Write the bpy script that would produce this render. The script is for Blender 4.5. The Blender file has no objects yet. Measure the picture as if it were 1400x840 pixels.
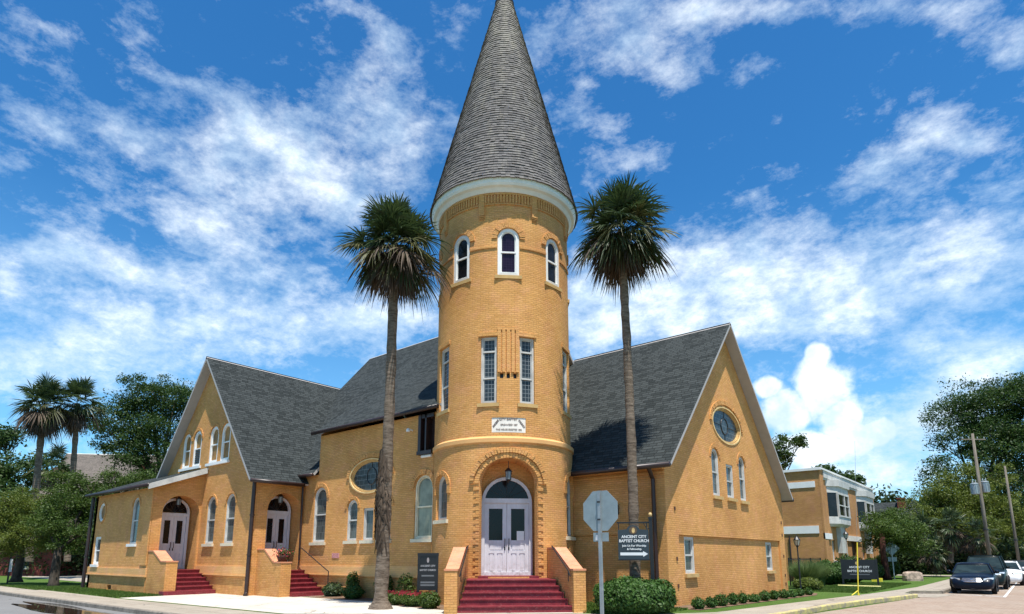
import bpy, math, random
import numpy as np
from mathutils import Vector, Matrix
from mathutils.geometry import delaunay_2d_cdt
random.seed(7); rng = np.random.default_rng(7)
S = bpy.context.scene
COL = S.collection
R = math.radians
# ------------------------------------------------------------------ camera
cam_d = bpy.data.cameras.new('camera'); cam = bpy.data.objects.new('camera', cam_d); COL.objects.link(cam)
cam_d.sensor_width = 36; cam_d.lens = 36*848/1400; cam_d.shift_y = 182/1400
cam_d.clip_start = .1; cam_d.clip_end = 3000
HD = R(39.8); TILT = math.atan(160/848)
cam.location = (0, 0, 1.62); cam.rotation_euler = (R(90)+TILT, 0, HD)
S.camera = cam
S.view_settings.view_transform = 'Standard'; S.view_settings.look = 'None'
S.view_settings.exposure = 0.62; S.view_settings.gamma = 1
# ------------------------------------------------------------------ sun + sky
SUN_EL, SUN_AZ = R(71.5), R(125)          # azimuth clockwise from +Y
sd = Vector((math.sin(SUN_AZ)*math.cos(SUN_EL), math.cos(SUN_AZ)*math.cos(SUN_EL), math.sin(SUN_EL)))
sl = bpy.data.lights.new('sun', 'SUN'); sl.energy = 4.9; sl.angle = R(.55); sl.color = (1, .955, .88)
so = bpy.data.objects.new('sun', sl); COL.objects.link(so); so.rotation_euler = (-sd).to_track_quat('-Z', 'Y').to_euler()
so.location = (0, 0, 60)

class NT:
    """tiny helper for node trees"""
    def __init__(s, tree): s.t = tree; tree.nodes.clear()
    def n(s, typ, ins=None, **kw):
        nd = s.t.nodes.new(typ)
        for k, v in kw.items(): setattr(nd, k, v)
        for k, v in (ins or {}).items():
            sock = nd.inputs[k]
            if isinstance(v, bpy.types.NodeSocket): s.t.links.new(v, sock)
            else:
                if isinstance(v, (tuple, list)) and len(v) == 3 and sock.type == 'RGBA': v = (*v, 1)
                sock.default_value = v
        return nd
    def m(s, op, a, b=0.0, c=0.0, clamp=False):
        return s.n('ShaderNodeMath', {0: a, 1: b, 2: c}, operation=op, use_clamp=clamp).outputs[0]
    def mix(s, f, a, b, blend='MIX'):
        nd = s.n('ShaderNodeMix', {0: f}, data_type='RGBA', blend_type=blend)
        for i, v in ((6, a), (7, b)):
            if isinstance(v, bpy.types.NodeSocket): s.t.links.new(v, nd.inputs[i])
            else: nd.inputs[i].default_value = (*v, 1)
        return nd.outputs[2]
    def ramp(s, f, lo, hi, a=0.0, b=1.0, smooth=False):
        nd = s.n('ShaderNodeMapRange', {0: f, 1: lo, 2: hi, 3: a, 4: b})
        if smooth: nd.interpolation_type = 'SMOOTHSTEP'
        return nd.outputs[0]

W = bpy.data.worlds.new('World'); S.world = W; W.use_nodes = True
w = NT(W.node_tree)
sky = w.n('ShaderNodeTexSky', sky_type='NISHITA', sun_disc=False, sun_elevation=SUN_EL, sun_rotation=SUN_AZ, air_density=1.0, dust_density=.3, ozone_density=3.0)
tc = w.n('ShaderNodeTexCoord'); sep = w.n('ShaderNodeSeparateXYZ', {0: tc.outputs['Generated']})
X, Y, Z = sep.outputs
az = w.m('MULTIPLY', w.m('ARCTAN2', X, Y), 57.2958)              # deg clockwise from +Y
el = w.m('MULTIPLY', w.m('ARCSINE', Z), 57.2958)
# cloud cover: patches given in azimuth / elevation (degrees), shaped by fractal noise on a high flat layer
CLOUDS = [(-73.7,31.4,3.3,1.4,9,0.5),(-79.7,30.4,1.5,1.2,-17,0.45),(-76.6,32.7,1.3,0.6,-13,0.4),(-71.9,36.3,1.8,0.5,8,0.5),(-66.0,34.7,3.1,2.0,-14,0.6),(-60.6,32.9,5.1,2.7,-8,0.75),(-53.4,39.0,3.1,2.5,49,0.6),(-50.3,35.6,3.6,2.2,6,0.7),(-67.3,30.2,3.7,1.6,-10,0.5),(-68.8,27.1,3.6,1.9,-6,0.6),(-55.7,30.5,3.6,2.3,8,0.6),(-75.2,22.7,2.8,1.5,-10,0.75),(-79.0,22.0,2.1,1.3,17,0.6),(-64.4,25.1,5.0,2.3,1,0.55),(-59.0,20.4,6.6,2.5,7,0.7),(-66.9,20.5,4.9,2.1,10,0.55),(-75.7,18.3,5.5,2.2,13,0.5),(-78.0,14.0,5.2,2.1,11,0.7),(-68.8,16.6,5.8,1.8,9,0.65),(-70.5,22.2,2.5,1.1,13,0.4),(-81.0,19.4,0.8,1.3,16,0.7),(-51.1,21.8,4.5,2.6,4,0.75),(-55.2,44.1,2.4,0.6,-9,0.5),(-45.3,43.6,2.0,1.7,34,0.5),(-80.6,36.4,1.6,0.3,7,0.28),(-62.3,43.1,1.5,0.5,16,0.3),(-52.1,42.6,1.7,0.9,-22,0.4),(-36.7,43.2,2.0,1.9,-2,0.5),(-28.2,43.9,3.8,1.9,-33,0.6),(-21.5,43.7,4.2,1.1,-13,0.55),(-24.6,41.3,3.3,1.2,-10,0.5),(-14.0,42.5,4.5,0.8,-18,0.5),(-4.1,39.5,2.7,0.8,-25,0.45),(0.2,37.4,2.5,1.0,-52,0.5),(3.3,34.5,1.2,1.7,22,0.5),(-16.4,39.1,1.6,1.0,5,0.4),(-22.9,39.6,1.4,0.6,-11,0.4),(-27.6,34.6,3.0,1.1,-7,0.75),(-30.4,37.3,1.8,1.0,-6,0.45),(-32.9,39.6,1.5,2.6,-5,0.4),(-2.5,31.3,2.2,1.3,3,0.7),(-0.1,29.5,2.1,0.7,-32,0.45),(-7.7,29.6,2.2,0.9,8,0.5),(-4.1,28.5,2.7,1.5,-19,0.45),(-17.9,29.9,2.8,0.8,-11,0.35),(-18.9,25.7,3.5,1.8,-9,0.5),(-13.3,25.9,3.2,1.7,-12,0.6),(-7.4,22.9,3.9,2.2,-4,0.8),(-0.2,22.1,2.9,2.3,-17,0.8),(-16.0,22.8,5.1,2.1,-10,0.8),(-25.7,22.8,5.6,2.8,-6,0.95),(-31.2,25.1,2.6,3.8,-4,0.75),(-23.5,25.7,3.6,1.5,-7,0.6),(-10.4,20.1,4.7,1.7,-11,0.65),(-32.7,21.4,3.9,2.6,-3,0.9),(-20.6,20.4,5.4,1.6,-7,0.85),(-2.8,19.6,3.1,1.6,-14,0.55),(-2.1,13.5,2.6,2.2,10,0.85),(-5.6,16.3,2.8,1.7,-11,0.5),(0.3,15.2,2.0,1.6,-12,0.5),(-7.3,9.7,3.4,2.0,-6,0.75),(-4.7,11.1,2.3,1.7,-8,0.5),(-14.5,19.6,4.4,1.5,-9,0.6),(-8.6,6.4,4.5,1.4,-4,0.6),(-12.7,7.2,3.2,1.8,-4,0.6),(-120,30,25,12,0,0.6),(60,30,30,12,0,0.6),(150,35,60,14,0,0.6)]   # az, el, spread az, spread el, tilt, weight
dens = None
for a0, e0, sa, se, tl, wt in CLOUDS:
    c, s_ = math.cos(R(tl)), math.sin(R(tl))
    da = w.m('MULTIPLY', w.m('SUBTRACT', az, a0), math.cos(R(e0)))
    de = w.m('SUBTRACT', el, e0)
    p = w.m('ADD', w.m('MULTIPLY', da, c/sa), w.m('MULTIPLY', de, s_/sa))
    q = w.m('ADD', w.m('MULTIPLY', da, -s_/se), w.m('MULTIPLY', de, c/se))
    r2 = w.m('ADD', w.m('MULTIPLY', p, p), w.m('MULTIPLY', q, q))
    g = w.m('MULTIPLY', w.m('POWER', 2.71828, w.m('MULTIPLY', r2, -.75)), wt)
    dens = g if dens is None else w.m('ADD', dens, g)
zz = w.m('ADD', w.m('MAXIMUM', Z, 0.0), .5)
pv = w.n('ShaderNodeCombineXYZ', {0: w.m('DIVIDE', X, zz), 1: w.m('DIVIDE', Y, zz), 2: w.m('MULTIPLY', Z, 1.2)}).outputs[0]
n0 = w.n('ShaderNodeTexNoise', {'Vector': pv, 'Scale': 4.5, 'Detail': 4.0, 'Roughness': .55, 'Distortion': .3}).outputs[0]
n1 = w.n('ShaderNodeTexNoise', {'Vector': pv, 'Scale': 15.0, 'Detail': 12.0, 'Roughness': .68, 'Distortion': .12}).outputs[0]
n2 = w.n('ShaderNodeTexNoise', {'Vector': pv, 'Scale': 46.0, 'Detail': 8.0, 'Roughness': .7}).outputs[0]
nn = w.m('ADD', w.m('ADD', w.m('MULTIPLY', n0, .16), w.m('MULTIPLY', n1, .60)), w.m('MULTIPLY', n2, .24))
dens = w.m('ADD', w.m('MULTIPLY', dens, 1.0), w.ramp(el, 3, 20, .42, .06, True))
cov = w.ramp(w.m('ADD', nn, w.m('MULTIPLY', w.m('MINIMUM', dens, 1.15), .27)), .568, .90, 0, 1)
cov = w.m('MULTIPLY', w.m('POWER', cov, 1.15), .93, clamp=True)
# one crisp cumulus low in the north
cum = None
for a0, e0, sa, se in [(-12.7, 13.9, 2.3, 3.0), (-15.4, 12.3, 2.4, 2.2), (-11.3, 11.0, 2.1, 2.1), (-12.6, 16.2, 1.2, 1.5), (-13.7, 8.8, 3.9, 1.8), (-10.4, 9.5, 1.6, 1.8), (-16.7, 14.3, 1.3, 1.1), (-8.8, 9.9, 1.5, 1.3)]:
    da = w.m('MULTIPLY', w.m('SUBTRACT', az, a0), 1/sa); de = w.m('MULTIPLY', w.m('SUBTRACT', el, e0), 1/se)
    g = w.m('POWER', 2.71828, w.m('MULTIPLY', w.m('ADD', w.m('MULTIPLY', da, da), w.m('MULTIPLY', de, de)), -1.0))
    cum = g if cum is None else w.m('MAXIMUM', cum, g)
n3 = w.n('ShaderNodeTexNoise', {'Vector': tc.outputs['Generated'], 'Scale': 26.0, 'Detail': 8.0, 'Roughness': .56}).outputs[0]
cumc = w.m('MULTIPLY', w.ramp(w.m('ADD', cum, w.m('MULTIPLY', w.m('SUBTRACT', n3, .5), 1.0)), .28, .66, 0, 1, True), .95)
n4 = w.n('ShaderNodeTexNoise', {'Vector': tc.outputs['Generated'], 'Scale': 14.0, 'Detail': 6.0, 'Roughness': .6}).outputs[0]
cov = w.m('MAXIMUM', cov, cumc)
blue = w.n('ShaderNodeHueSaturation', {'Color': sky.outputs[0], 'Saturation': 1.22, 'Value': 1.12, 'Hue': .503}).outputs[0]
blue = w.mix(1.0, blue, (.46, .93, 1.03), 'MULTIPLY')
blue = w.mix(w.ramp(el, 0, 32, .42, 0, True), blue, (3.0, 5.9, 9.0))
ccol = w.mix(w.ramp(n4, .38, .62, 0, 1, True), (5.0, 6.3, 7.6), (7.8, 8.5, 9.0))
skyc = w.mix(cov, blue, ccol)
bg = w.n('ShaderNodeBackground', {'Color': skyc, 'Strength': .1})
w.t.links.new(bg.outputs[0], w.n('ShaderNodeOutputWorld').inputs[0])

# ------------------------------------------------------------------ materials
MATS = {}
def material(name, build, rough=.8, spec=.3, metal=0.0):
    m = bpy.data.materials.new(name); m.use_nodes = True
    t = NT(m.node_tree)
    out = t.n('ShaderNodeOutputMaterial'); b = t.n('ShaderNodeBsdfPrincipled', {'Roughness': rough, 'Specular IOR Level': spec, 'Metallic': metal})
    t.t.links.new(b.outputs[0], out.inputs[0])
    t.out, t.b = out, b
    build(t)
    MATS[name] = m
    return m
def setc(t, sock, v):
    if isinstance(v, bpy.types.NodeSocket): t.t.links.new(v, t.b.inputs[sock])
    else:
        if isinstance(v, tuple) and len(v) == 3: v = (*v, 1)
        t.b.inputs[sock].default_value = v
def objco(t): return t.n('ShaderNodeTexCoord').outputs['Object']
def uvco(t): return t.n('ShaderNodeTexCoord').outputs['UV']
def noise(t, sc, det=5.0, rough=.6, co=None, dist=0.0):
    return t.n('ShaderNodeTexNoise', {'Vector': co or objco(t), 'Scale': sc, 'Detail': det, 'Roughness': rough, 'Distortion': dist}).outputs[0]
def bump(t, h, strength=.4, dist=.02):
    setc(t, 'Normal', t.n('ShaderNodeBump', {'Height': h, 'Strength': strength, 'Distance': dist}).outputs[0])

def plain(name, col, rough=.7, spec=.3, metal=0.0, var=.15, sc=3.0, bmp=0.0):
    def f(t):
        n = noise(t, sc)
        c2 = tuple(c*(1-var) for c in col); c1 = tuple(min(1, c*(1+var)) for c in col)
        setc(t, 'Base Color', t.mix(t.ramp(n, .35, .65), c2, c1))
        if bmp: bump(t, noise(t, sc*12), bmp, .01)
    return material(name, f, rough, spec, metal)

def brick(name, c1, c2, mortar, w_=.21, h_=.0725, strength=.65, stain=.25):
    def f(t):
        uv = uvco(t)
        wob = t.n('ShaderNodeTexNoise', {'Vector': uv, 'Scale': 1.3, 'Detail': 3.0}).outputs[1]
        uv2 = t.n('ShaderNodeVectorMath', {0: uv, 1: t.n('ShaderNodeVectorMath', {0: wob, 'Scale': .03}, operation='SCALE').outputs[0]}, operation='ADD').outputs[0]
        br = t.n('ShaderNodeTexBrick', {'Vector': uv2, 'Color1': c1, 'Color2': c2, 'Mortar': mortar, 'Scale': 1.0, 'Mortar Size': .0095, 'Mortar Smooth': .35, 'Bias': 0.0, 'Brick Width': w_, 'Row Height': h_})
        big = noise(t, .45, 5, .65); mid = noise(t, 2.6, 6, .7)
        col = t.mix(t.ramp(big, .32, .68), t.mix(1.0, br.outputs[0], (1-stain, 1-stain*1.12, 1-stain*1.25), 'MULTIPLY'), br.outputs[0])
        col = t.mix(t.ramp(mid, .42, .75, 0, .55), col, t.mix(1.0, col, (1.12, 1.1, 1.02), 'MULTIPLY'))
        tint = t.n('ShaderNodeTexNoise', {'Vector': uv, 'Scale': 1.5, 'Detail': 8.0, 'Roughness': .75}).outputs[0]
        col = t.mix(t.ramp(tint, .48, .66, 0, .7), col, t.mix(1.0, col, (1.06, .97, 1.35), 'MULTIPLY'))
        # dark weather streaks, taller than wide
        mp = t.n('ShaderNodeMapping', {'Vector': uv, 'Scale': (1.6, .22, 1)}).outputs[0]
        st = t.n('ShaderNodeTexNoise', {'Vector': mp, 'Scale': 2.2, 'Detail': 7.0, 'Roughness': .7}).outputs[0]
        col = t.mix(t.ramp(st, .56, .78, 0, .42), col, (c1[0]*.52, c1[1]*.5, c1[2]*.55))
        mp2 = t.n('ShaderNodeMapping', {'Vector': uv, 'Scale': (1.0, 9.0, 1)}).outputs[0]
        rw = t.n('ShaderNodeTexNoise', {'Vector': mp2, 'Scale': 1.6, 'Detail': 6.0, 'Roughness': .75}).outputs[0]
        col = t.mix(t.ramp(rw, .54, .72, 0, .5), col, t.mix(1.0, col, (.74, .66, .58), 'MULTIPLY'))
        vv = t.n('ShaderNodeSeparateXYZ', {0: uv}).outputs[1]
        low = t.m('MULTIPLY', t.ramp(vv, .1, 1.0, .75, 0), t.ramp(t.n('ShaderNodeTexNoise', {'Vector': uv, 'Scale': 1.9, 'Detail': 7.0, 'Roughness': .72}).outputs[0], .46, .62))
        col = t.mix(low, col, (c1[0]*.55, c1[1]*.42, c1[2]*.38))
        setc(t, 'Base Color', col)
        h = t.m('ADD', t.m('MULTIPLY', br.outputs[1], -1.0), t.m('MULTIPLY', t.n('ShaderNodeTexNoise', {'Vector': uv, 'Scale': 20.0, 'Detail': 4.0}).outputs[0], .55))
        bump(t, h, strength, .022)
    return material(name, f, .85, .2)
BRICK = brick('buff_brick', (.77, .41, .145), (.66, .335, .105), (.57, .295, .105))
BRICK_SM = brick('buff_brick_band', (.80, .47, .19), (.75, .43, .165), (.68, .38, .15), strength=.2, stain=.18)
BRICK_AN = brick('annex_brick', (.56, .29, .11), (.47, .235, .085), (.42, .24, .11), strength=.5)
RED_CAP = brick('salmon_cap', (.66, .29, .16), (.58, .24, .13), (.55, .32, .2), .3, .1, .3, .1)
RED_BRICK = brick('red_brick', (.22, .045, .03), (.17, .035, .025), (.2, .1, .08))

def shingle(name, ca, cb, w_, h_, st, patch, gap=.008):
    def f(t):
        uv = uvco(t)
        br = t.n('ShaderNodeTexBrick', {'Vector': uv, 'Color1': ca, 'Color2': cb, 'Mortar': tuple(c*.35 for c in ca), 'Scale': 1.0, 'Mortar Size': gap, 'Mortar Smooth': .2, 'Bias': -.3, 'Brick Width': w_, 'Row Height': h_})
        br.offset_frequency = 2; br.squash = 1.35; br.squash_frequency = 3
        n = noise(t, .35, 4, .6); n2 = noise(t, 40, 3)
        c = t.mix(t.ramp(n, .3, .8, 0, .6), br.outputs[0], t.mix(1.0, br.outputs[0], patch, 'MULTIPLY'))
        c = t.mix(t.ramp(n2, .4, .7, 0, .5), c, t.mix(1.0, c, (1.5, 1.5, 1.45), 'MULTIPLY'))
        setc(t, 'Base Color', c)
        sp = t.n('ShaderNodeSeparateXYZ', {0: uv}).outputs[1]
        saw = t.m('SUBTRACT', 1.0, t.m('FRACT', t.m('DIVIDE', sp, h_)))
        bump(t, t.m('ADD', saw, t.m('MULTIPLY', br.outputs[1], -.6)), st, .03)
    return material(name, f, .9, .15)
SHINGLE = shingle('asphalt_shingle', (.040, .046, .046), (.009, .012, .012), .30, .15, 1.0, (1.15, 1.16, 1.16), .012)
SLATE = shingle('weathered_cone_shingle', (.20, .180, .165), (.105, .095, .09), .17, .5, .5, (.72, .72, .75), .006)
GREY_SH = shingle('far_grey_shingle', (.14, .12, .105), (.09, .08, .07), .3, .2, .6, (1.2, 1.2, 1.2))

WHITE = plain('white_paint', (.78, .77, .74), .5, .4, var=.05)
CREAM = plain('aged_white_trim', (.52, .51, .48), .6, .3, var=.15, sc=2.5)
SOFFIT = plain('grey_soffit', (.40, .375, .36), .6, .3, var=.06)
def fdoor(t):
    mp = t.n('ShaderNodeMapping', {'Vector': objco(t), 'Scale': (3, 3, .8)}).outputs[0]
    n = t.n('ShaderNodeTexNoise', {'Vector': mp, 'Scale': 2.0, 'Detail': 8.0, 'Roughness': .7}).outputs[0]
    c = t.mix(t.ramp(n, .35, .68), (.66, .64, .665), (.54, .52, .535))
    z = t.n('ShaderNodeSeparateXYZ', {0: objco(t)}).outputs[2]
    c = t.mix(t.m('MULTIPLY', t.ramp(z, 1.0, 1.5, .7, 0), t.ramp(noise(t, 9, 6, .7), .45, .62)), c, (.30, .26, .23))   # scuffs low down
    setc(t, 'Base Color', c)
DOORP = material('lavender_white_door', fdoor, .55, .35)
SILL = plain('cream_sill', (.66, .59, .43), .7, .3, var=.1)
SILLB = plain('ochre_sill', (.52, .34, .14), .8, .2, var=.12)
GUTTER = plain('dark_brown_gutter', (.030, .014, .012), .4, .5, var=.2)
BLACK = plain('black_paint', (.010, .010, .012), .35, .5, var=.2)
IRON = plain('dark_iron', (.03, .022, .02), .5, .5, metal=.3)
DARKG = plain('dark_metal', (.05, .05, .052), .45, .5, metal=.5)
def fmar(t):
    n = noise(t, 3.5, 6, .7); n2 = noise(t, 18, 4)
    c = t.mix(t.ramp(n, .35, .7), (.15, .014, .022), (.25, .032, .040))
    setc(t, 'Base Color', t.mix(t.ramp(n2, .56, .7, 0, .55), c, (.30, .13, .12)))
MAROON = material('maroon_step_paint', fmar, .55, .35)
def glass(name, col, pat=None, rough=.06, lead=(.25, .25, .24), bw=.12, bh=.16, lw=.008):
    def f(t):
        n = noise(t, 1.6, 3)
        c = t.mix(t.ramp(n, .35, .65), tuple(x*.6 for x in col), tuple(x*1.35 for x in col))
        if pat:
            br = t.n('ShaderNodeTexBrick', {'Vector': uvco(t), 'Scale': 1.0, 'Mortar Size': lw, 'Brick Width': bw, 'Row Height': bh, 'Color1': (0, 0, 0), 'Color2': (.6, .6, .6)})
            br.offset = 0 if pat == 'grid' else .5
            c = t.mix(t.m('MULTIPLY', t.n('ShaderNodeSeparateColor', {0: br.outputs[0]}).outputs[0], .5), c, tuple(x*2.2 for x in col))
            c = t.mix(br.outputs[1], c, lead)
        setc(t, 'Base Color', c)
        bump(t, noise(t, 2.2, 2), .06, .02)
    return material(name, f, max(rough, .12), .28)
G_DARK = glass('dark_glass', (.012, .012, .014))
G_DOOR = glass('door_glass', (.010, .006, .006), rough=.12)
G_BLUE = glass('grey_blue_reflection_glass', (.075, .085, .08), 'run', .12, (.16, .17, .165), .2, .3)  # grey-blue reflection in the panes put into the base colour
G_LEAD = glass('leaded_glass', (.03, .04, .045), 'grid', .12, (.22, .24, .25), .13, .15)
G_PALE = glass('pale_curtained_glass', (.19, .205, .15), 'run', .12, (.24, .25, .2), .25, .5, .004)
G_OCHRE = glass('ochre_glass', (.30, .15, .035), None, .5)
G_ROSE = glass('round_window_glass', (.035, .042, .042), 'run', .3, (.15, .17, .17), .3, .22, .01)
G_PURP = glass('plum_glass', (.012, .006, .018), 'grid', .1, (.03, .02, .04), .1, .1, .006)

def crack(t, sc=.45, col=(.09, .08, .07)):
    wob = t.n('ShaderNodeTexNoise', {'Vector': objco(t), 'Scale': 1.4, 'Detail': 5.0}).outputs[1]
    co = t.n('ShaderNodeVectorMath', {0: objco(t), 1: t.n('ShaderNodeVectorMath', {0: wob, 'Scale': .9}, operation='SCALE').outputs[0]}, operation='ADD').outputs[0]
    v = t.n('ShaderNodeTexVoronoi', {'Vector': co, 'Scale': sc}, feature='DISTANCE_TO_EDGE').outputs[0]
    k = t.m('MULTIPLY', t.ramp(v, .004, .014, 1, 0), t.ramp(noise(t, .5, 3), .48, .6, 0, .8))
    base = t.b.inputs['Base Color'].links[0].from_socket
    spots = t.ramp(noise(t, 1.1, 4, .6), .66, .74, 0, .45)
    setc(t, 'Base Color', t.mix(spots, t.mix(k, base, col), col))
def fconc(ca, cb, joint, jw=1.5, stain=.2):
    def f(t):
        co = objco(t)
        rot = t.n('ShaderNodeMapping', {'Vector': co, 'Rotation': (0, 0, 0)}).outputs[0]
        n = noise(t, .6, 7, .7); n2 = noise(t, 9, 5, .7)
        c = t.mix(t.ramp(n, .35, .68), ca, cb)
        c = t.mix(t.ramp(n2, .5, .72, 0, .4), c, tuple(x*(1-stain*1.6) for x in ca))
        br = t.n('ShaderNodeTexBrick', {'Vector': rot, 'Scale': 1.0, 'Mortar Size': .012, 'Brick Width': jw, 'Row Height': jw, 'Color1': (1, 1, 1), 'Color2': (.93, .93, .93)}); br.offset = 0
        c = t.mix(1.0, c, br.outputs[0], 'MULTIPLY')
        setc(t, 'Base Color', t.mix(t.m('MULTIPLY', br.outputs[1], .8), c, joint))
        bump(t, t.m('SUBTRACT', n2, t.m('MULTIPLY', br.outputs[1], .8)), .25, .01)
        crack(t)
    return f
CONC = material('old_sidewalk_concrete', fconc((.30, .255, .20), (.38, .335, .27), (.14, .12, .1)), .9, .2)
PLAZA = material('pale_new_concrete', fconc((.50, .455, .38), (.58, .54, .47), (.32, .28, .24), 1.8, .08), .9, .2)
def fasph(t):
    n = noise(t, .25, 7, .65); n2 = noise(t, 60, 3); n3 = noise(t, 1.7, 6, .75)
    c = t.mix(t.ramp(n, .3, .7), (.13, .128, .125), (.19, .185, .178))
    c = t.mix(t.ramp(n2, .45, .7, 0, .6), c, (.26, .25, .24))
    c = t.mix(t.ramp(n3, .58, .74, 0, .55), c, (.075, .072, .07))
    setc(t, 'Base Color', c); bump(t, n2, .3, .01); crack(t, .3, (.06, .058, .055))
ASPH = material('grey_asphalt', fasph, .85, .3)
def fbrs(t):
    co = objco(t)
    rot = t.n('ShaderNodeMapping', {'Vector': co, 'Rotation': (0, 0, R(3))}).outputs[0]
    br = t.n('ShaderNodeTexBrick', {'Vector': rot, 'Scale': 1.0, 'Mortar Size': .012, 'Mortar Smooth': .4, 'Brick Width': .24, 'Row Height': .105, 'Color1': (.27, .18, .125), 'Color2': (.40, .30, .225), 'Mortar': (.17, .135, .105)})
    n = noise(t, .5, 7, .7); n2 = noise(t, 5, 6, .75)
    c = t.mix(t.ramp(n, .35, .7, 0, .75), br.outputs[0], (.36, .295, .235))
    c = t.mix(t.ramp(n2, .5, .72, 0, .75), c, (.20, .145, .11))
    setc(t, 'Base Color', c)
    bump(t, t.m('ADD', t.m('MULTIPLY', br.outputs[1], -1.0), n2), .6, .02)
BRST = material('worn_brick_paving', fbrs, .85, .25)
def fgrass(t):
    n = noise(t, 1.2, 7, .7); n2 = noise(t, 22, 5, .8)
    c = t.mix(t.ramp(n, .32, .7), (.045, .10, .014), (.085, .155, .026))
    c = t.mix(t.ramp(n2, .48, .75, 0, .8), c, (.15, .19, .05))
    c = t.mix(t.ramp(noise(t, .35, 5), .6, .75, 0, .45), c, (.17, .14, .07))
    setc(t, 'Base Color', c); bump(t, n2, 1.0, .05)
GRASSM = material('lawn_surface', fgrass, .9, .15)
SOIL = plain('mulch_soil', (.16, .105, .07), .95, .1, var=.4, sc=6, bmp=.8)
def fker(t):
    n = noise(t, 2.5, 6, .75)
    setc(t, 'Base Color', t.mix(t.ramp(n, .42, .6), (.55, .46, .17), (.30, .25, .19))); bump(t, noise(t, 20), .4, .01)
KERBY = material('worn_yellow_kerb', fker, .8, .25)
KERB = plain('concrete_kerb', (.22, .19, .155), .9, .2, var=.3, sc=4, bmp=.4)
def fwat(t): setc(t, 'Base Color', (.035, .025, .018)); bump(t, noise(t, 3, 2), .03, .01)
WATER = material('puddle_water', fwat, .02, .5)

def leafm(name, dark, light, trans=.35, rough=.55, spec=.3):
    def f(t):
        rnd = t.n('ShaderNodeNewGeometry').outputs['Random Per Island']
        n = noise(t, .5, 4)
        mixv = t.m('ADD', t.m('MULTIPLY', rnd, .65), t.ramp(n, .35, .65, 0, .35))
        c = t.mix(mixv, dark, light)
        setc(t, 'Base Color', c)
        tr = t.n('ShaderNodeBsdfTranslucent', {'Color': c})
        mx = t.n('ShaderNodeMixShader', {0: trans}); t.t.links.new(t.b.outputs[0], mx.inputs[1]); t.t.links.new(tr.outputs[0], mx.inputs[2])
        t.t.links.new(mx.outputs[0], t.out.inputs[0])
    return material(name, f, rough, spec)
LEAF_DARK = leafm('oak_leaf', (.018, .046, .010), (.065, .115, .024))
LEAF_MID = leafm('green_leaf', (.030, .065, .010), (.095, .145, .022))
LEAF_LIGHT = leafm('yellow_green_leaf', (.050, .085, .010), (.155, .185, .028))
LEAF_FAR = leafm('far_wood_leaf', (.012, .03, .008), (.05, .08, .02))
LEAF_HEDGE = leafm('hedge_leaf', (.020, .060, .008), (.065, .135, .020), .25)
LEAF_PALM = leafm('palm_frond', (.012, .030, .011), (.070, .105, .034), .25, .45, .4)
LEAF_DEAD_SHADE = leafm('dead_frond', (.028, .018, .012), (.15, .105, .07), .15, .7)  # dead brown, darkened further: shade under the crown put into the colour
LEAF_OLDP = leafm('ageing_frond', (.03, .042, .014), (.12, .115, .04), .2, .5)
FLOWER = leafm('pink_flower', (.45, .03, .05), (.75, .12, .14), .2)
GRASSB = leafm('grass_blade', (.045, .10, .012), (.13, .20, .035), .3)
REED = leafm('reed_blade', (.05, .095, .02), (.16, .21, .07), .25)
def fbark(ca, cb, sx, sz):
    def f(t):
        mp = t.n('ShaderNodeMapping', {'Vector': objco(t), 'Scale': (sx, sx, sz)}).outputs[0]
        n = t.n('ShaderNodeTexNoise', {'Vector': mp, 'Scale': 1.0, 'Detail': 8.0, 'Roughness': .75}).outputs[0]
        setc(t, 'Base Color', t.mix(t.ramp(n, .38, .66), ca, cb)); bump(t, n, .9, .05)
    return f
PBARK = material('palm_trunk_bark', fbark((.085, .062, .045), (.26, .205, .155), 3, 14), .9, .1)
BARK = material('oak_bark', fbark((.035, .028, .022), (.11, .09, .07), 5, 1.5), .9, .1)
WOODP = material('utility_pole_wood', fbark((.12, .10, .08), (.26, .23, .19), 8, .6), .9, .1)

# ------------------------------------------------------------------ object helpers
def wm(o):
    return o.matrix_basis.copy() if o.parent is None else wm(o.parent) @ o.matrix_parent_inverse @ o.matrix_basis
def put(o, parent):
    COL.objects.link(o)
    if parent is not None:
        o.parent = parent; o.matrix_parent_inverse = wm(parent).inverted()
def tag(o, label=None, cat=None, group=None, kind=None):
    if label: o['label'] = label
    if cat: o['category'] = cat
    if group: o['group'] = group
    if kind: o['kind'] = kind
    return o
def empty(name, loc, label, cat, group=None):
    o = bpy.data.objects.new(name, None); o.location = loc; o.empty_display_size = .3; COL.objects.link(o)
    return tag(o, label, cat, group)
def kids(o): return [c for c in bpy.data.objects if c.parent == o]
def copy_tree(o, parent=None):
    c = o.copy(); COL.objects.link(c)
    if parent is not None: c.parent = parent
    for ch in kids(o): copy_tree(ch, c)
    return c

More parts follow.
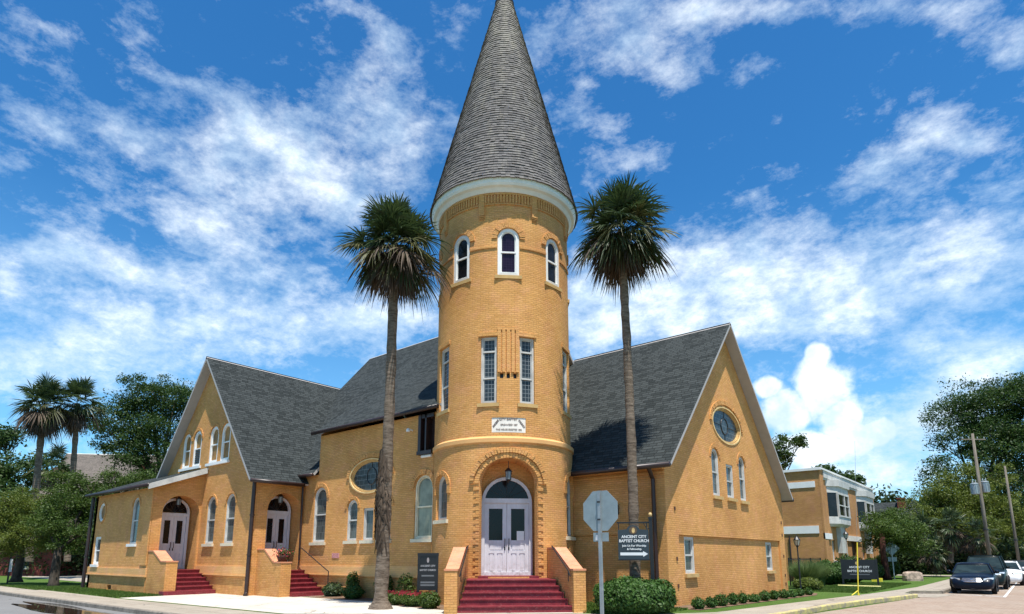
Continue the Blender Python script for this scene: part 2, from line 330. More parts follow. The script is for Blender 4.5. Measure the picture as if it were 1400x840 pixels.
class MB:
    def __init__(s): s.v = []; s.f = []; s.uv = []; s.mi = []
    def poly(s, pts, uv=None, mi=0):
        b = len(s.v); s.v += [tuple(p) for p in pts]; s.f.append(tuple(range(b, b+len(pts))))
        s.uv += list(uv) if uv else [(0, 0)]*len(pts); s.mi.append(mi)
    def grid(s, rows, closed=True, mi=0, uvs=None, caps=False):
        """rows: list of rings of equal length, shared vertices"""
        b = len(s.v); n = len(rows[0])
        for r in rows: s.v += [tuple(p) for p in r]
        for i in range(len(rows)-1):
            for j in range(n if closed else n-1):
                k = (j+1) % n
                s.f.append((b+i*n+j, b+i*n+k, b+(i+1)*n+k, b+(i+1)*n+j)); s.mi.append(mi)
                if uvs: s.uv += [uvs(i, j), uvs(i, j+1), uvs(i+1, j+1), uvs(i+1, j)]
                else: s.uv += [(0, 0)]*4
        if caps:
            s.f.append(tuple(b+j for j in range(n))[::-1]); s.uv += [(0, 0)]*n; s.mi.append(mi)
            s.f.append(tuple(b+(len(rows)-1)*n+j for j in range(n))); s.uv += [(0, 0)]*n; s.mi.append(mi)
    def box(s, u0, u1, z0, z1, d0, d1, mp=None, mi=0, skip=()):
        """box in (u,z,d) space of a face map; d outward"""
        mp = mp or (lambda u, z, d: (u, -d, z))
        P = lambda u, z, d: mp(u, z, d)
        fs = {'f': [(u0, z0, d1), (u1, z0, d1), (u1, z1, d1), (u0, z1, d1)], 'k': [(u1, z0, d0), (u0, z0, d0), (u0, z1, d0), (u1, z1, d0)],
              'l': [(u0, z0, d0), (u0, z0, d1), (u0, z1, d1), (u0, z1, d0)], 'r': [(u1, z0, d1), (u1, z0, d0), (u1, z1, d0), (u1, z1, d1)],
              't': [(u0, z1, d1), (u1, z1, d1), (u1, z1, d0), (u0, z1, d0)], 'b': [(u0, z0, d0), (u1, z0, d0), (u1, z0, d1), (u0, z0, d1)]}
        for k, q in fs.items():
            if k in skip: continue
            if k in 'fk': uv = [(a[0], a[1]) for a in q]
            elif k in 'lr': uv = [(a[2], a[1]) for a in q]
            else: uv = [(a[0], a[2]) for a in q]
            s.poly([P(*a) for a in q], uv, mi)
    def wbox(s, x0, x1, y0, y1, z0, z1, mi=0):
        s.box(x0, x1, z0, z1, -y1, -y0, lambda u, z, d: (u, -d, z), mi)
    def tube(s, pts, rad, seg=8, mi=0, caps=True, flat=1.0):
        pts = [Vector(p) for p in pts]; rows = []
        if not isinstance(rad, (list, tuple)): rad = [rad]*len(pts)
        prev = None
        for i, p in enumerate(pts):
            t = (pts[min(i+1, len(pts)-1)] - pts[max(i-1, 0)]).normalized()
            if prev is None:
                a = Vector((0, 0, 1)) if abs(t.z) < .9 else Vector((1, 0, 0))
                nx = t.cross(a).normalized()
            else: nx = (prev - t*prev.dot(t)).normalized()
            prev = nx; ny = t.cross(nx)
            rows.append([p + (nx*math.cos(2*math.pi*j/seg) + ny*math.sin(2*math.pi*j/seg)*flat)*rad[i] for j in range(seg)])
        s.grid(rows, True, mi, caps=caps)
    def lathe(s, prof, c=(0, 0), seg=32, mi=0, uvs=None, caps=False, jit=None):
        rows = [[(c[0]+r*math.cos(2*math.pi*j/seg), c[1]+r*math.sin(2*math.pi*j/seg), z) for j in range(seg)] for r, z in prof]
        s.grid(rows, True, mi, uvs, caps)
    def build(s, name, mats, parent=None, smooth=False, bevel=0):
        me = bpy.data.meshes.new(name)
        me.from_pydata(s.v, [], s.f)
        uvl = me.uv_layers.new(name='UVMap')
        uvl.data.foreach_set('uv', np.array(s.uv, dtype=np.float32).ravel())
        if not isinstance(mats, (list, tuple)): mats = [mats]
        for m in mats: me.materials.append(m)
        me.polygons.foreach_set('material_index', np.array(s.mi, dtype=np.int32))
        if smooth: me.polygons.foreach_set('use_smooth', np.ones(len(s.f), dtype=bool))
        me.update()
        o = bpy.data.objects.new(name, me); put(o, parent)
        if bevel:
            md = o.modifiers.new('bevel', 'BEVEL'); md.width = bevel; md.segments = 2; md.limit_method = 'ANGLE'
        return o
def raw_mesh(name, verts, faces, mats, parent=None, mi=None, smooth=False):
    me = bpy.data.meshes.new(name)
    nv, nf = len(verts), len(faces); k = faces.shape[1]
    me.vertices.add(nv); me.vertices.foreach_set('co', verts.astype(np.float32).ravel())
    me.loops.add(nf*k); me.loops.foreach_set('vertex_index', faces.astype(np.int32).ravel())
    me.polygons.add(nf); me.polygons.foreach_set('loop_start', np.arange(0, nf*k, k, dtype=np.int32)); me.polygons.foreach_set('loop_total', np.full(nf, k, dtype=np.int32))
    if not isinstance(mats, (list, tuple)): mats = [mats]
    for m in mats: me.materials.append(m)
    if mi is not None: me.polygons.foreach_set('material_index', mi.astype(np.int32))
    me.update(calc_edges=True)
    o = bpy.data.objects.new(name, me); put(o, parent); return o

def FY(Yp): return lambda u, z, d: (u, Yp-d, z)
def FX(Xp): return lambda u, z, d: (Xp+d, u, z)
def PV(u0, z0, cx, cy, ang): # facade through (cx,cy); u direction at angle ang
    c, s_ = math.cos(ang), math.sin(ang)
    return lambda u, z, d: (cx+(u-u0)*c+d*s_, cy+(u-u0)*s_-d*c, z+z0)
def CY(r, T):
    def f(u, z, d):
        a = u/r - math.pi/4
        return (T[0]+(r+d)*math.cos(a), T[1]+(r+d)*math.sin(a), z)
    return f

def shape(kind, uc, z0, w_, h, rise=None, inset=0.0, n=14):
    a = w_/2-inset
    if kind == 'rect': return [(uc-a, z0+inset), (uc+a, z0+inset), (uc+a, z0+h-inset), (uc-a, z0+h-inset)]
    if kind == 'oval':
        b = h/2-inset; zc = z0+h/2
        return [(uc+a*math.cos(2*math.pi*i/(2*n)), zc+b*math.sin(2*math.pi*i/(2*n))) for i in range(2*n)]
    rise = w_/2 if rise is None else rise
    zs = z0+h-rise; b = rise-inset
    L = [(uc-a, z0+inset), (uc+a, z0+inset)]
    L += [(uc+a*math.cos(math.pi*i/n), zs+b*math.sin(math.pi*i/n)) for i in range(n+1)]
    return L
def inpoly(x, y, P):
    c = False; j = len(P)-1
    for i in range(len(P)):
        if (P[i][1] > y) != (P[j][1] > y) and x < (P[j][0]-P[i][0])*(y-P[i][1])/(P[j][1]-P[i][1])+P[i][0]: c = not c
        j = i
    return c
def panel(mb, outline, holes, mp, depth=.25, gu=None, d0=0.0, mi=0, edge=True, back=.3):
    vs, es = [], []
    def add(loop):
        b = len(vs); vs.extend(Vector(p) for p in loop)
        es.extend((b+i, b+(i+1) % len(loop)) for i in range(len(loop)))
    add(outline)
    for h in holes: add(h)
    if gu:
        u0 = min(p[0] for p in outline); u1 = max(p[0] for p in outline); z0 = min(p[1] for p in outline); z1 = max(p[1] for p in outline)
        for i in range(1, gu):
            u = u0+(u1-u0)*i/gu+1e-4; b = len(vs); vs += [Vector((u, z0)), Vector((u, z1))]; es.append((b, b+1))
    r = delaunay_2d_cdt(vs, es, [], 0, 1e-5)
    for f in r[2]:
        P = [r[0][i] for i in f]; cx = sum(p.x for p in P)/3; cy = sum(p.y for p in P)/3
        if not inpoly(cx, cy, outline) or any(inpoly(cx, cy, h) for h in holes): continue
        ar = (P[1].x-P[0].x)*(P[2].y-P[0].y)-(P[2].x-P[0].x)*(P[1].y-P[0].y)
        if ar < 0: P = P[::-1]
        mb.poly([mp(p.x, p.y, d0) for p in P], [(p.x, p.y) for p in P], mi)
    loops = [(h, depth) for h in holes] + ([(outline[::-1], back)] if edge else [])
    for h, dp in loops:
        for i in range(len(h)):
            p, q = h[i], h[(i+1) % len(h)]
            vert = abs(p[0]-q[0]) < abs(p[1]-q[1])
            uv = [(0, p[1]), (0, q[1]), (dp, q[1]), (dp, p[1])] if vert else [(p[0], 0), (q[0], 0), (q[0], dp), (p[0], dp)]
            mb.poly([mp(p[0], p[1], d0), mp(q[0], q[1], d0), mp(q[0], q[1], d0-dp), mp(p[0], p[1], d0-dp)], uv, mi)
def ringq(mb, A, B, mp, dA, dB, mi=0):
    n = len(A)
    for i in range(n):
        j = (i+1) % n
        mb.poly([mp(*A[i], dA), mp(*A[j], dA), mp(*B[j], dB), mp(*B[i], dB)], [A[i], A[j], B[j], B[i]], mi)

def window(parent, mp, kind, uc, z0, w_, h, rise=None, fmat=None, gmat=None, t=.07, dep=.12, sill=SILL, rail=True, hood=None, muntin=(), depth=.25, lower=None, silld=.09):
    fmat = fmat or CREAM; gmat = gmat or G_DARK
    mb = MB(); A = shape(kind, uc, z0, w_, h, rise); B = shape(kind, uc, z0, w_, h, rise, t); C2 = shape(kind, uc, z0, w_, h, rise, t+.035)
    ringq(mb, A, B, mp, -dep, -dep); ringq(mb, B, B, mp, -dep, -dep-.04); ringq(mb, B, C2, mp, -dep-.04, -dep-.04); ringq(mb, C2, C2, mp, -dep-.04, -dep-.08)
    if rail:
        zm = z0+h*(.5 if rail is True else rail)
        mb.box(uc-w_/2+t, uc+w_/2-t, zm-.03, zm+.03, -dep-.07, -dep-.02, mp)
    for (kind2, val) in muntin:
        if kind2 == 'h': mb.box(uc-w_/2+t, uc+w_/2-t, z0+h*val-.03, z0+h*val+.03, -dep-.07, -dep-.015, mp)
        else: mb.box(uc+val-.012, uc+val+.012, z0+t, z0+h-t, -dep-.07, -dep-.04, mp)
    fo = mb.build('window', fmat, parent)
    pb = MB(); C3 = shape(kind, uc, z0, w_, h, rise, t+.02)
    pb.poly([mp(p[0], p[1], -dep-.075) for p in C3], C3); pb.build('pane', gmat, fo)
    if lower:
        lb = MB(); zz0 = z0+t+.03; zz1 = z0+h*.5-.03; nsl = 8
        for i in range(nsl):
            za = zz0+(zz1-zz0)*i/nsl; lb.box(uc-w_/2+t+.03, uc+w_/2-t-.03, za, za+(zz1-zz0)/nsl*.55, -dep-.07, -dep-.03, mp)
        lb.build('louvre', lower, fo)
    if sill:
        sb = MB(); sb.box(uc-w_/2-.09, uc+w_/2+.09, z0-.13, z0-.002, -.1, silld, mp); sb.build('sill', sill, fo, bevel=.01)
    if hood: hood_ring(parent if hood[0] == 'part' else fo, mp, kind, uc, z0, w_, h, rise, *hood[1:])
    return fo
def hood_ring(parent, mp, kind, uc, z0, w_, h, rise, g=.03, wd=.2, pr=.04, n=22, mat=None, full=False, tail=0.0):
    mb = MB(); rise = (w_/2 if rise is None else rise) if kind == 'arch' else h/2
    zs = z0+h-rise; a0, a1 = (0, math.pi) if not full else (0, 2*math.pi)
    N = n if not full else 2*n
    for i in range(N):
        t0 = a0+(a1-a0)*(i+.05)/N; t1 = a0+(a1-a0)*(i+.95)/N; p = pr*random.uniform(.75, 1.2)
        ra, rb, rc, rd = w_/2+g, rise+g, w_/2+g+wd, rise+g+wd
        P = [(uc+ra*math.cos(t0), zs+rb*math.sin(t0)), (uc+rc*math.cos(t0), zs+rd*math.sin(t0)), (uc+rc*math.cos(t1), zs+rd*math.sin(t1)), (uc+ra*math.cos(t1), zs+rb*math.sin(t1))]
        o = random.random()*5
        mb.poly([mp(*q, p) for q in P], [(q[0]+o, q[1]) for q in P])
        for k in range(4):
            q, r = P[k], P[(k+1) % 4]
            mb.poly([mp(*q, -.01), mp(*r, -.01), mp(*r, p), mp(*q, p)], [(q[0], q[1]), (r[0], r[1]), (r[0]+.05, r[1]), (q[0]+.05, q[1])])
    if tail:
        for sgn in (-1, 1):
            a, b = sorted((uc+sgn*(w_/2+g), uc+sgn*(w_/2+g+wd)))
            mb.box(a, b, zs-tail, zs, -.01, pr, mp)
    return mb.build('brick_arch', mat or BRICK, parent)
def slab(name, P, th, mats, parent, uvscale=1.0):
    """P: eave-left, eave-right, ridge-right, ridge-left (seen from outside); mats = top, underside/edge"""
    P = [Vector(p) for p in P]; mb = MB()
    n = (P[1]-P[0]).cross(P[3]-P[0]).normalized()
    ex = (P[1]-P[0]).normalized(); ey = n.cross(ex)
    uv = [((p-P[0]).dot(ex), (p-P[0]).dot(ey)) for p in P]
    Q = [p-n*th for p in P]
    mb.poly(P, uv, 0); mb.poly(Q[::-1], uv[::-1], 1)
    for i in range(len(P)):
        j = (i+1) % len(P); mb.poly([P[i], Q[i], Q[j], P[j]], None, 1)
    return mb.build(name, mats, parent)
def text(name, s_, size, mp3, mat, parent, align='CENTER', ext=.004, sx=1.0, bold=0.0):
    """mp3(x,y,d) -> world"""
    cu = bpy.data.curves.new(name, 'FONT'); cu.body = s_; cu.size = size; cu.align_x = align; cu.align_y = 'CENTER'; cu.extrude = ext; cu.offset = bold; cu.resolution_u = 3
    o = bpy.data.objects.new(name, cu); COL.objects.link(o)
    bpy.context.view_layer.update()
    me = bpy.data.meshes.new_from_object(o); bpy.data.objects.remove(o)
    for v in me.vertices: v.co = mp3(v.co.x*sx, v.co.y, v.co.z+ext)
    me.materials.clear(); me.materials.append(mat)
    o2 = bpy.data.objects.new(name, me); put(o2, parent); return o2
Fh = Vector((-math.sin(HD), math.cos(HD), 0)); Rh = Vector((math.cos(HD), math.sin(HD), 0))
def L(fw, lat, z=0.0):   # point by distance ahead of the street corner and sideways
    p = Fh*fw+Rh*lat; return Vector((p.x, p.y, z))
# ================================================================== SETTING
def sheet(name, poly, z, mat, kind='structure', hpolys=()):
    mb = MB()
    vs = [Vector(p) for p in poly]; es = [(i, (i+1) % len(poly)) for i in range(len(poly))]
    r = delaunay_2d_cdt(vs, es, [], 1, 1e-4)
    for f in r[2]:
        P = [r[0][i] for i in f]
        ar = (P[1].x-P[0].x)*(P[2].y-P[0].y)-(P[2].x-P[0].x)*(P[1].y-P[0].y)
        if ar < 0: P = P[::-1]
        mb.poly([(p.x, p.y, z) for p in P], [(p.x, p.y) for p in P])
    return tag(mb.build(name, mat), kind=kind)
RZ = -.13
sheet('ground', [(-1500, -1500), (1500, -1500), (1500, 1500), (-1500, 1500)], -.16, GRASSM)
sheet('road', [(-400, -9), (1.5, -9), (1.5, 8.4), (-6.1, 8.6), (-400, 8.6)], RZ, ASPH)
sheet('brick_road', [(-12, -60), (9, -60), (9, 400), (-4.2, 400), (-4.2, 33), (-6.5, 15), (-12, 8)], RZ+.004, BRST)
KERBL = [(-300, 7.55), (-33, 7.75), (-21, 7.95), (-13, 8.15), (-9.2, 8.7), (-7.2, 10.4), (-6.3, 13.5), (-6.0, 19.4), (-5.7, 24), (-5.25, 27.5), (-4.65, 31), (-4.3, 33.2)]
KERB2 = [(-3.75, 37.0), (-3.72, 44), (-3.7, 60), (-3.7, 300)]
block = KERBL + [(-4.9, 34.2), (-4.9, 36.3)] + KERB2 + [(-300, 300)]
sheet('lawn', block, 0, GRASSM)
mb = MB()   # earth side of the raised block
for a, b in zip(KERBL+[(-4.9, 34.2), (-4.9, 36.3)]+KERB2, (KERBL+[(-4.9, 34.2), (-4.9, 36.3)]+KERB2)[1:]):
    mb.poly([(*a, -.16), (*b, -.16), (*b, 0), (*a, 0)])
tag(mb.build('block_edge', KERB), kind='structure')
def kerb(name, pts, mat, w_=.12, label=None):
    mb = MB(); n = len(pts); rows = []
    for i, p in enumerate(pts):
        a = Vector(pts[max(i-1, 0)]); b = Vector(pts[min(i+1, n-1)]); t = (b-a).normalized(); nn = Vector((t.y, -t.x))
        o1 = Vector(p)+nn*.02; o2 = Vector(p)-nn*w_
        rows.append([(o1.x, o1.y, -.15), (o1.x, o1.y, -.01), (o1.x-nn.x*.02, o1.y-nn.y*.02, .018), (o2.x, o2.y, .018), (o2.x, o2.y, -.05)])
    mb.grid(rows, False); o = mb.build(name, mat); return tag(o, kind='structure')
def subdiv(pts, st=1.0):
    out = []
    for a, b in zip(pts, pts[1:]):
        n = max(1, min(60, int(math.dist(a, b)/st)))
        out += [(a[0]+(b[0]-a[0])*i/n, a[1]+(b[1]-a[1])*i/n) for i in range(n)]
    return out+[pts[-1]]
kerb('kerb', KERBL[:6], KERB); kerb('kerb', KERBL[5:], KERBY); kerb('kerb', KERB2, KERB)
SW = CONC
sheet('sidewalk', [(-300, 7.7), (-33, 7.91), (-21, 8.1), (-13, 8.3), (-9.3, 8.85), (-7.35, 10.5), (-6.45, 13.5), (-6.16, 19.4), (-5.86, 24), (-5.41, 27.5), (-4.8, 31), (-4.45, 33.2), (-4.9, 34.0), (-4.95, 36.5), (-3.9, 37.0), (-3.86, 44), (-3.85, 300), (-5.4, 300), (-5.3, 41), (-5.95, 33), (-7.0, 24), (-7.6, 18.6), (-8.5, 17.2), (-10.45, 15.6), (-13.6, 12.6), (-17, 9.95), (-27.5, 9.5), (-300, 9.1)], .004, SW)
sheet('plaza', [(-28.6, 9.62), (-17, 10.1), (-14.0, 12.4), (-10.4, 15.75), (-11.0, 16.35), (-13.8, 14.2), (-14.6, 13.9), (-16.9, 14.1), (-18.6, 14.9), (-20.3, 14.75), (-22.2, 14.7), (-23.6, 14.7), (-23.6, 16), (-26.1, 16), (-26.1, 13.62), (-31, 13.62), (-31, 11.36), (-28.75, 11.36)], .008, PLAZA)
sheet('planting_bed', [(-13.4, 14.0), (-14.6, 13.9), (-16.9, 14.1), (-18.6, 14.9), (-20.3, 14.75), (-22.2, 14.7), (-23.5, 14.9), (-23.6, 16), (-17, 16), (-14.2, 14.8)], .012, SOIL)
sheet('planting_bed', [(-9.4, 19.1), (-8.2, 18.9), (-7.9, 24), (-7.5, 29.5), (-7.9, 31.2), (-9.4, 31.2)], .012, SOIL)
sheet('driveway', [(-4.2, 33.2), (-4.9, 34.2), (-4.9, 36.3), (-3.75, 37.0), (-3.2, 36.8), (-3.6, 33.4)], RZ+.012, CONC)
sheet('parking_court', [(-90, 15), (-48, 14.2), (-46, 24), (-90, 34)], .006, CONC)
sheet('far_lane', [(-12, 66), (-3.9, 66), (-3.9, 70), (-12, 70)], .006, CONC)
# parking bay lines
def line(p, q, w_=.1):
    a, b = Vector(p), Vector(q); t = (b-a).normalized(); n = Vector((-t.y, t.x))*w_/2
    mb = MB(); mb.poly([(*(a-n), RZ+.012), (*(b-n), RZ+.012), (*(b+n), RZ+.012), (*(a+n), RZ+.012)])
    tag(mb.build('painted_line', WHITE), kind='structure')
for y in (36.4, 42.4, 48.4, 54.4): line((-3.5, y), (-1.35, y))
line((-1.35, 35.6), (-1.35, 72)); line((-2.6, 36.9), (-1.35, 35.6), .08)
pts = []
for i in range(40):
    a = 2*math.pi*i/40; rr = 1+.25*math.sin(3*a+1)+.12*math.sin(7*a)
    pts.append((-24.7+6.6*rr*math.cos(a), min(7.76+.05*math.cos(a), 6.95+.62*rr*math.sin(a))))
sheet('puddle', pts, RZ+.009, WATER)

# ================================================================== CHURCH
T = (-15.43, 17.99)
church = empty('church', (-20, 20, 0), 'large buff brick corner church with a round tower under a tall shingled cone', 'church')
BAND0, BAND1 = .90, 1.24
def wall_obj(name, outline, mp, wins, extra=(), gu=None, depth=.25, mat=BRICK, d0=0.0, label=None, back=.3, exdepth=.9, edge=False):
    mb = MB(); holes = [shape(w_[0], w_[1], w_[2], w_[3], w_[4], w_[5]) for w_ in wins]
    panel(mb, outline, holes+list(extra), mp, depth, gu, d0, back=back, edge=edge)
    o = mb.build(name, mat, church)
    if label: o['label'] = label
    return o
def band(u0, u1, mp, z0=BAND0, z1=BAND1, d=.045, mat=BRICK_SM, name='wall_band', n=1):
    mb = MB()
    for i in range(n):
        a, b = u0+(u1-u0)*i/n, u0+(u1-u0)*(i+1)/n
        mb.box(a, b, z0, z1, -.02, d, mp); mb.box(a, b, z0-.05, z0, -.02, d+.035, mp); mb.box(a, b, z1, z1+.04, -.02, d*.5, mp)
    return mb.build(name, mat, church)

def door_set(mp, uc, z0, w_, hleaf, htot, rise, glassh=.46, paper=False):
    """arched frame, fanlight, two leaves; each leaf has glass, handle, raised panels"""
    mb = MB(); t = .11
    A = shape('arch', uc, z0, w_, htot, rise); B = shape('arch', uc, z0, w_, htot, rise, t)
    ringq(mb, A, B, mp, .02, .02); ringq(mb, A, A, mp, -.06, .02); ringq(mb, B, B, mp, .02, -.1)
    mb.box(uc-w_/2+t, uc+w_/2-t, z0+hleaf, z0+hleaf+.16, -.1, .01, mp)
    fr = mb.build('door_frame', DOORP, church)
    fan = MB(); zf = z0+hleaf+.16
    F_ = [p for p in shape('arch', uc, z0, w_, htot, rise, t) if p[1] > zf-.3]
    F_ = [(p[0], max(p[1], zf)) for p in F_]
    fan.poly([mp(*p, -.06) for p in F_], F_); fan.build('fanlight', G_DOOR, fr)
    mu = MB()
    for k in range(1, 6):
        a = math.pi*k/6; r1 = w_/2-t
        mu.tube([mp(uc, zf, -.05), mp(uc+r1*math.cos(a), zf+(z0+htot-t-zf)*math.sin(a), -.05)], .008, 5)
    mu.build('fanlight_bars', DARKG, fr)
    lw = (w_-2*t)/2
    for sgn in (-1, 1):
        u0 = uc if sgn > 0 else uc-lw; u1 = u0+lw
        lb = MB(); st = .15; zg0 = z0+hleaf*(.94-glassh); zg1 = z0+hleaf*.92
        o_ = [(u0+.006, z0), (u1-.006, z0), (u1-.006, z0+hleaf), (u0+.006, z0+hleaf)]
        h_ = [(u0+st, zg0), (u1-st, zg0), (u1-st, zg1), (u0+st, zg1)]
        zb = z0+.13; zm = zg0-.42
        p1 = [(u0+st, zm+.07), (u1-st, zm+.07), (u1-st, zg0-.12), (u0+st, zg0-.12)]
        um = (u0+u1)/2
        p2 = [(u0+st, zb), (um-.05, zb), (um-.05, zm-.03), (u0+st, zm-.03)]
        p3 = [(um+.05, zb), (u1-st, zb), (u1-st, zm-.03), (um+.05, zm-.03)]
        panel(lb, o_, [h_, p1, p2, p3], mp, .03, d0=-.04, back=.05)
        for q in (p1, p2, p3):
            lb.poly([mp(*p, -.062) for p in q], q)
            c = [(q[0][0]+.035, q[0][1]+.03), (q[1][0]-.035, q[1][1]+.03), (q[2][0]-.035, q[2][1]-.03), (q[3][0]+.035, q[3][1]-.03)]
            lb.box(c[0][0], c[1][0], c[0][1], c[2][1], -.07, -.048, mp)
        leaf = lb.build('door', DOORP, church)
        gb = MB(); gb.poly([mp(*p, -.065) for p in h_], h_); gb.build('door_glass', G_DOOR, leaf)
        hb = MB(); uh = uc+sgn*.07
        hb.tube([mp(uh, z0+1.0, -.03), mp(uh, z0+1.0, .03), mp(uh, z0+1.25, .03), mp(uh, z0+1.25, -.03)], .014, 6)
        hb.box(uh-.025, uh+.025, z0+.86, z0+.98, -.04, -.03, mp)
        hb.build('handle', BLACK, leaf)
        if paper and sgn > 0:
            pb = MB(); pb.poly([mp(*p, -.03) for p in [(u0+st+.2, zg0), (u1-st-.02, zg0), (u1-st-.02, zg0+.32), (u0+st+.2, zg0+.32)]]); pb.build('paper_notice', WHITE, leaf)
    return fr
def lantern(mp, u, z, d, drop=.25, parent=None):
    c = mp(u, z, d); P = lambda x, y, dz: (c[0]+x, c[1]+y, c[2]+dz)
    mb = MB(); mb.tube([P(0, 0, 0), P(0, 0, -drop)], .012, 6)
    mb.lathe([(.01, c[2]-drop+.1), (.05, c[2]-drop+.06), (.13, c[2]-drop-.02), (.135, c[2]-drop-.04), (.11, c[2]-drop-.045)], (c[0], c[1]), 6)
    mb.lathe([(.10, c[2]-drop-.33), (.05, c[2]-drop-.38), (.015, c[2]-drop-.44)], (c[0], c[1]), 6)
    for k in range(6):
        a = math.pi*k/3; mb.tube([P(.11*math.cos(a), .11*math.sin(a), -drop-.04), P(.095*math.cos(a), .095*math.sin(a), -drop-.33)], .009, 4)
    o = mb.build('hanging_lantern', BLACK, church)
    gb = MB(); gb.lathe([(.10, c[2]-drop-.05), (.088, c[2]-drop-.32)], (c[0], c[1]), 6); gb.build('lantern_glass', G_LEAD, o)
    return o
def gutter(pts, r=.07, name='gutter'):
    mb = MB(); mb.tube(pts, r, 8); return mb.build(name, GUTTER, church, smooth=True)
def downspout(x, y, z0, z1, r=.055, kick=None):
    mb = MB(); p = [(x, y, z1), (x, y, z0+.15)] + ([(x+kick[0]*.5, y+kick[1]*.5, z0+.06), (x+kick[0], y+kick[1], z0+.05)] if kick else [(x, y, z0)])
    mb.tube(p, r, 8)
    for zz in (z1*.35, z1*.7): mb.tube([(x, y, zz), (x, y, zz+.05)], r*1.3, 8)
    return mb.build('downspout', GUTTER, church, smooth=False)

# ---- low porch wing, street side (plane y=11.4)
m = FY(11.4)
wing = [('oval', -37.6, 3.45, 1.0, .98, None), ('rect', -37.72, 1.25, .84, 1.42, None), ('arch', -32.98, 2.24, .86, 2.2, .43)]
wall_obj('wall', [(-38.66, -.1), (-31.0, -.1), (-31.0, 4.82), (-38.66, 4.82)], m, wing, [[(-35.65, .05), (-35.1, .05), (-35.1, .27), (-35.65, .27)]])
mb = MB(); mb.poly([m(*p, -.12) for p in [(-35.65, .05), (-35.1, .05), (-35.1, .27), (-35.65, .27)]]); mb.build('crawl_space_vent', BLACK, church)
mb = MB()
for u in (-31.75,): mb.box(u, -31.0, BAND1+.02, 4.8, -.01, .055, m)
mb.build('pilaster', BRICK, church)
band(-38.7, -30.95, m, .78, 1.1)
window(church, m, *wing[0], fmat=WHITE, gmat=G_OCHRE, sill=None, rail=False, dep=.02, hood=('sub', .0, .1, .03, 14, BRICK, True), t=.09)
window(church, m, *wing[1], fmat=WHITE, gmat=G_DARK, t=.1, dep=.03, sill=WHITE)
window(church, m, *wing[2], fmat=CREAM, gmat=G_BLUE, dep=.03, sill=WHITE, hood=('sub', .02, .11, .03, 20))
# wing end wall facing the stairs (x=-31) with arched recess
m = FX(-31.0); rec = shape('arch', 12.67, 1.05, 1.66, 3.45, .78)
mb = MB(); panel(mb, [(11.4, -.1), (13.62, -.1), (13.62, 5.75), (11.4, 4.85)], [rec], m, .96, edge=False); mb.build('wall', BRICK, church)
mb = MB(); q = shape('arch', 12.67, .9, 1.9, 3.8, .8); mb.poly([FX(-31.95)(*p, 0) for p in q], q); mb.build('recess_wall', BRICK, church)
mb = MB(); mb.poly([FX(-31.0)(*p) for p in [(11.84, 1.05, 0), (13.5, 1.05, 0), (13.5, 1.05, -.96), (11.84, 1.05, -.96)]]); mb.build('porch_floor', MAROON, church)
door_set(FX(-31.82), 12.72, 1.06, 1.36, 2.5, 3.36, .66)
lantern(FX(-31.0), 12.67, 4.48, -.4, .08)
wall_obj('wall', [(-38.66+0, -.1), (-38.66+.01, -.1), (-38.66+.01, .0), (-38.66, .0)], FY(11.5), [])
mb = MB(); mb.box(-20, -11.4, -.1, 4.8, 0, .3, lambda u, z, d: (-38.66+.3-d, -u, z)); mb.build('wall', BRICK, church)
slab('porch_roof', [(-39.0, 11.02, 4.92), (-30.62, 11.02, 4.92), (-30.62, 13.58, 5.92), (-39.0, 13.58, 5.92)], .1, [SHINGLE, CREAM], church)
mb = MB(); mb.box(11.0, 13.55, 0, .0, 0, 0) if False else None
P = [(-30.6, 11.0, 4.9), (-30.6, 13.56, 5.9), (-30.6, 13.56, 5.64), (-30.6, 11.0, 4.66)]
Q = [(x-.05, y, z) for x, y, z in P]; mb.poly(P[::-1]); mb.poly(Q)
for i in range(4): mb.poly([P[i], P[(i+1) % 4], Q[(i+1) % 4], Q[i]])
mb.build('barge_board', CREAM, church)
slab('porch_roof', [(-39.0, 20, 4.92), (-39.0, 13.6, 4.92), (-36.1, 13.6, 5.4), (-36.1, 20, 5.4)], .1, [SHINGLE, CREAM], church)
gutter([(-39.05, 11.0, 4.86), (-30.62, 11.0, 4.86)], .085)
downspout(-38.78, 11.27, -.1, 4.8, .09)

# ---- left gabled wing (front plane y=13.6, side plane x=-26)
m = FY(13.6); ZU = 6.12
gw = [('arch', -29.95, 2.24, .88, 2.22, .44), ('arch', -28.06, 2.24, .88, 2.24, .44)] + [('arch', x, ZU, .88, 1.82, .44) for x in (-33.33, -32.12, -30.3, -29.1)]
SL = 1.22
def zleft(x): return 11.55 - abs(x+31.0)*SL - .17
out = [(-36.05, -.1), (-26.0, -.1), (-26.0, zleft(-26.0)), (-31.0, 11.38), (-36.05, zleft(-36.05))]
wall_obj('gable_wall', out, m, gw)
band(-31.0, -25.95, m, .86, BAND1-.02)
mb = MB(); mb.box(-26.0-.32, -26.0, -.1, zleft(-26.0)-.05, 0, .04, m); mb.build('pilaster', BRICK, church)
for w_ in gw[:2]: window(church, m, *w_, fmat=CREAM, gmat=G_BLUE, dep=.04, hood=('sub', .02, .11, .03, 20))
for i, w_ in enumerate(gw[2:]): window(church, m, *w_, fmat=WHITE, gmat=G_OCHRE if i != 1 else G_OCHRE, t=.11, dep=.02, sill=None, lower=BLACK if i == 1 else None, hood=('sub', .02, .13, .035, 20))
for a, b in ((-33.9, -31.5), (-30.85, -28.55)):
    mb = MB(); mb.box(a, b, ZU-.14, ZU-.01, -.1, .1, m); mb.build('sill', WHITE, church)
m = FX(-26.0); rec = shape('arch', 15.08, 1.05, 1.62, 3.42, .78)
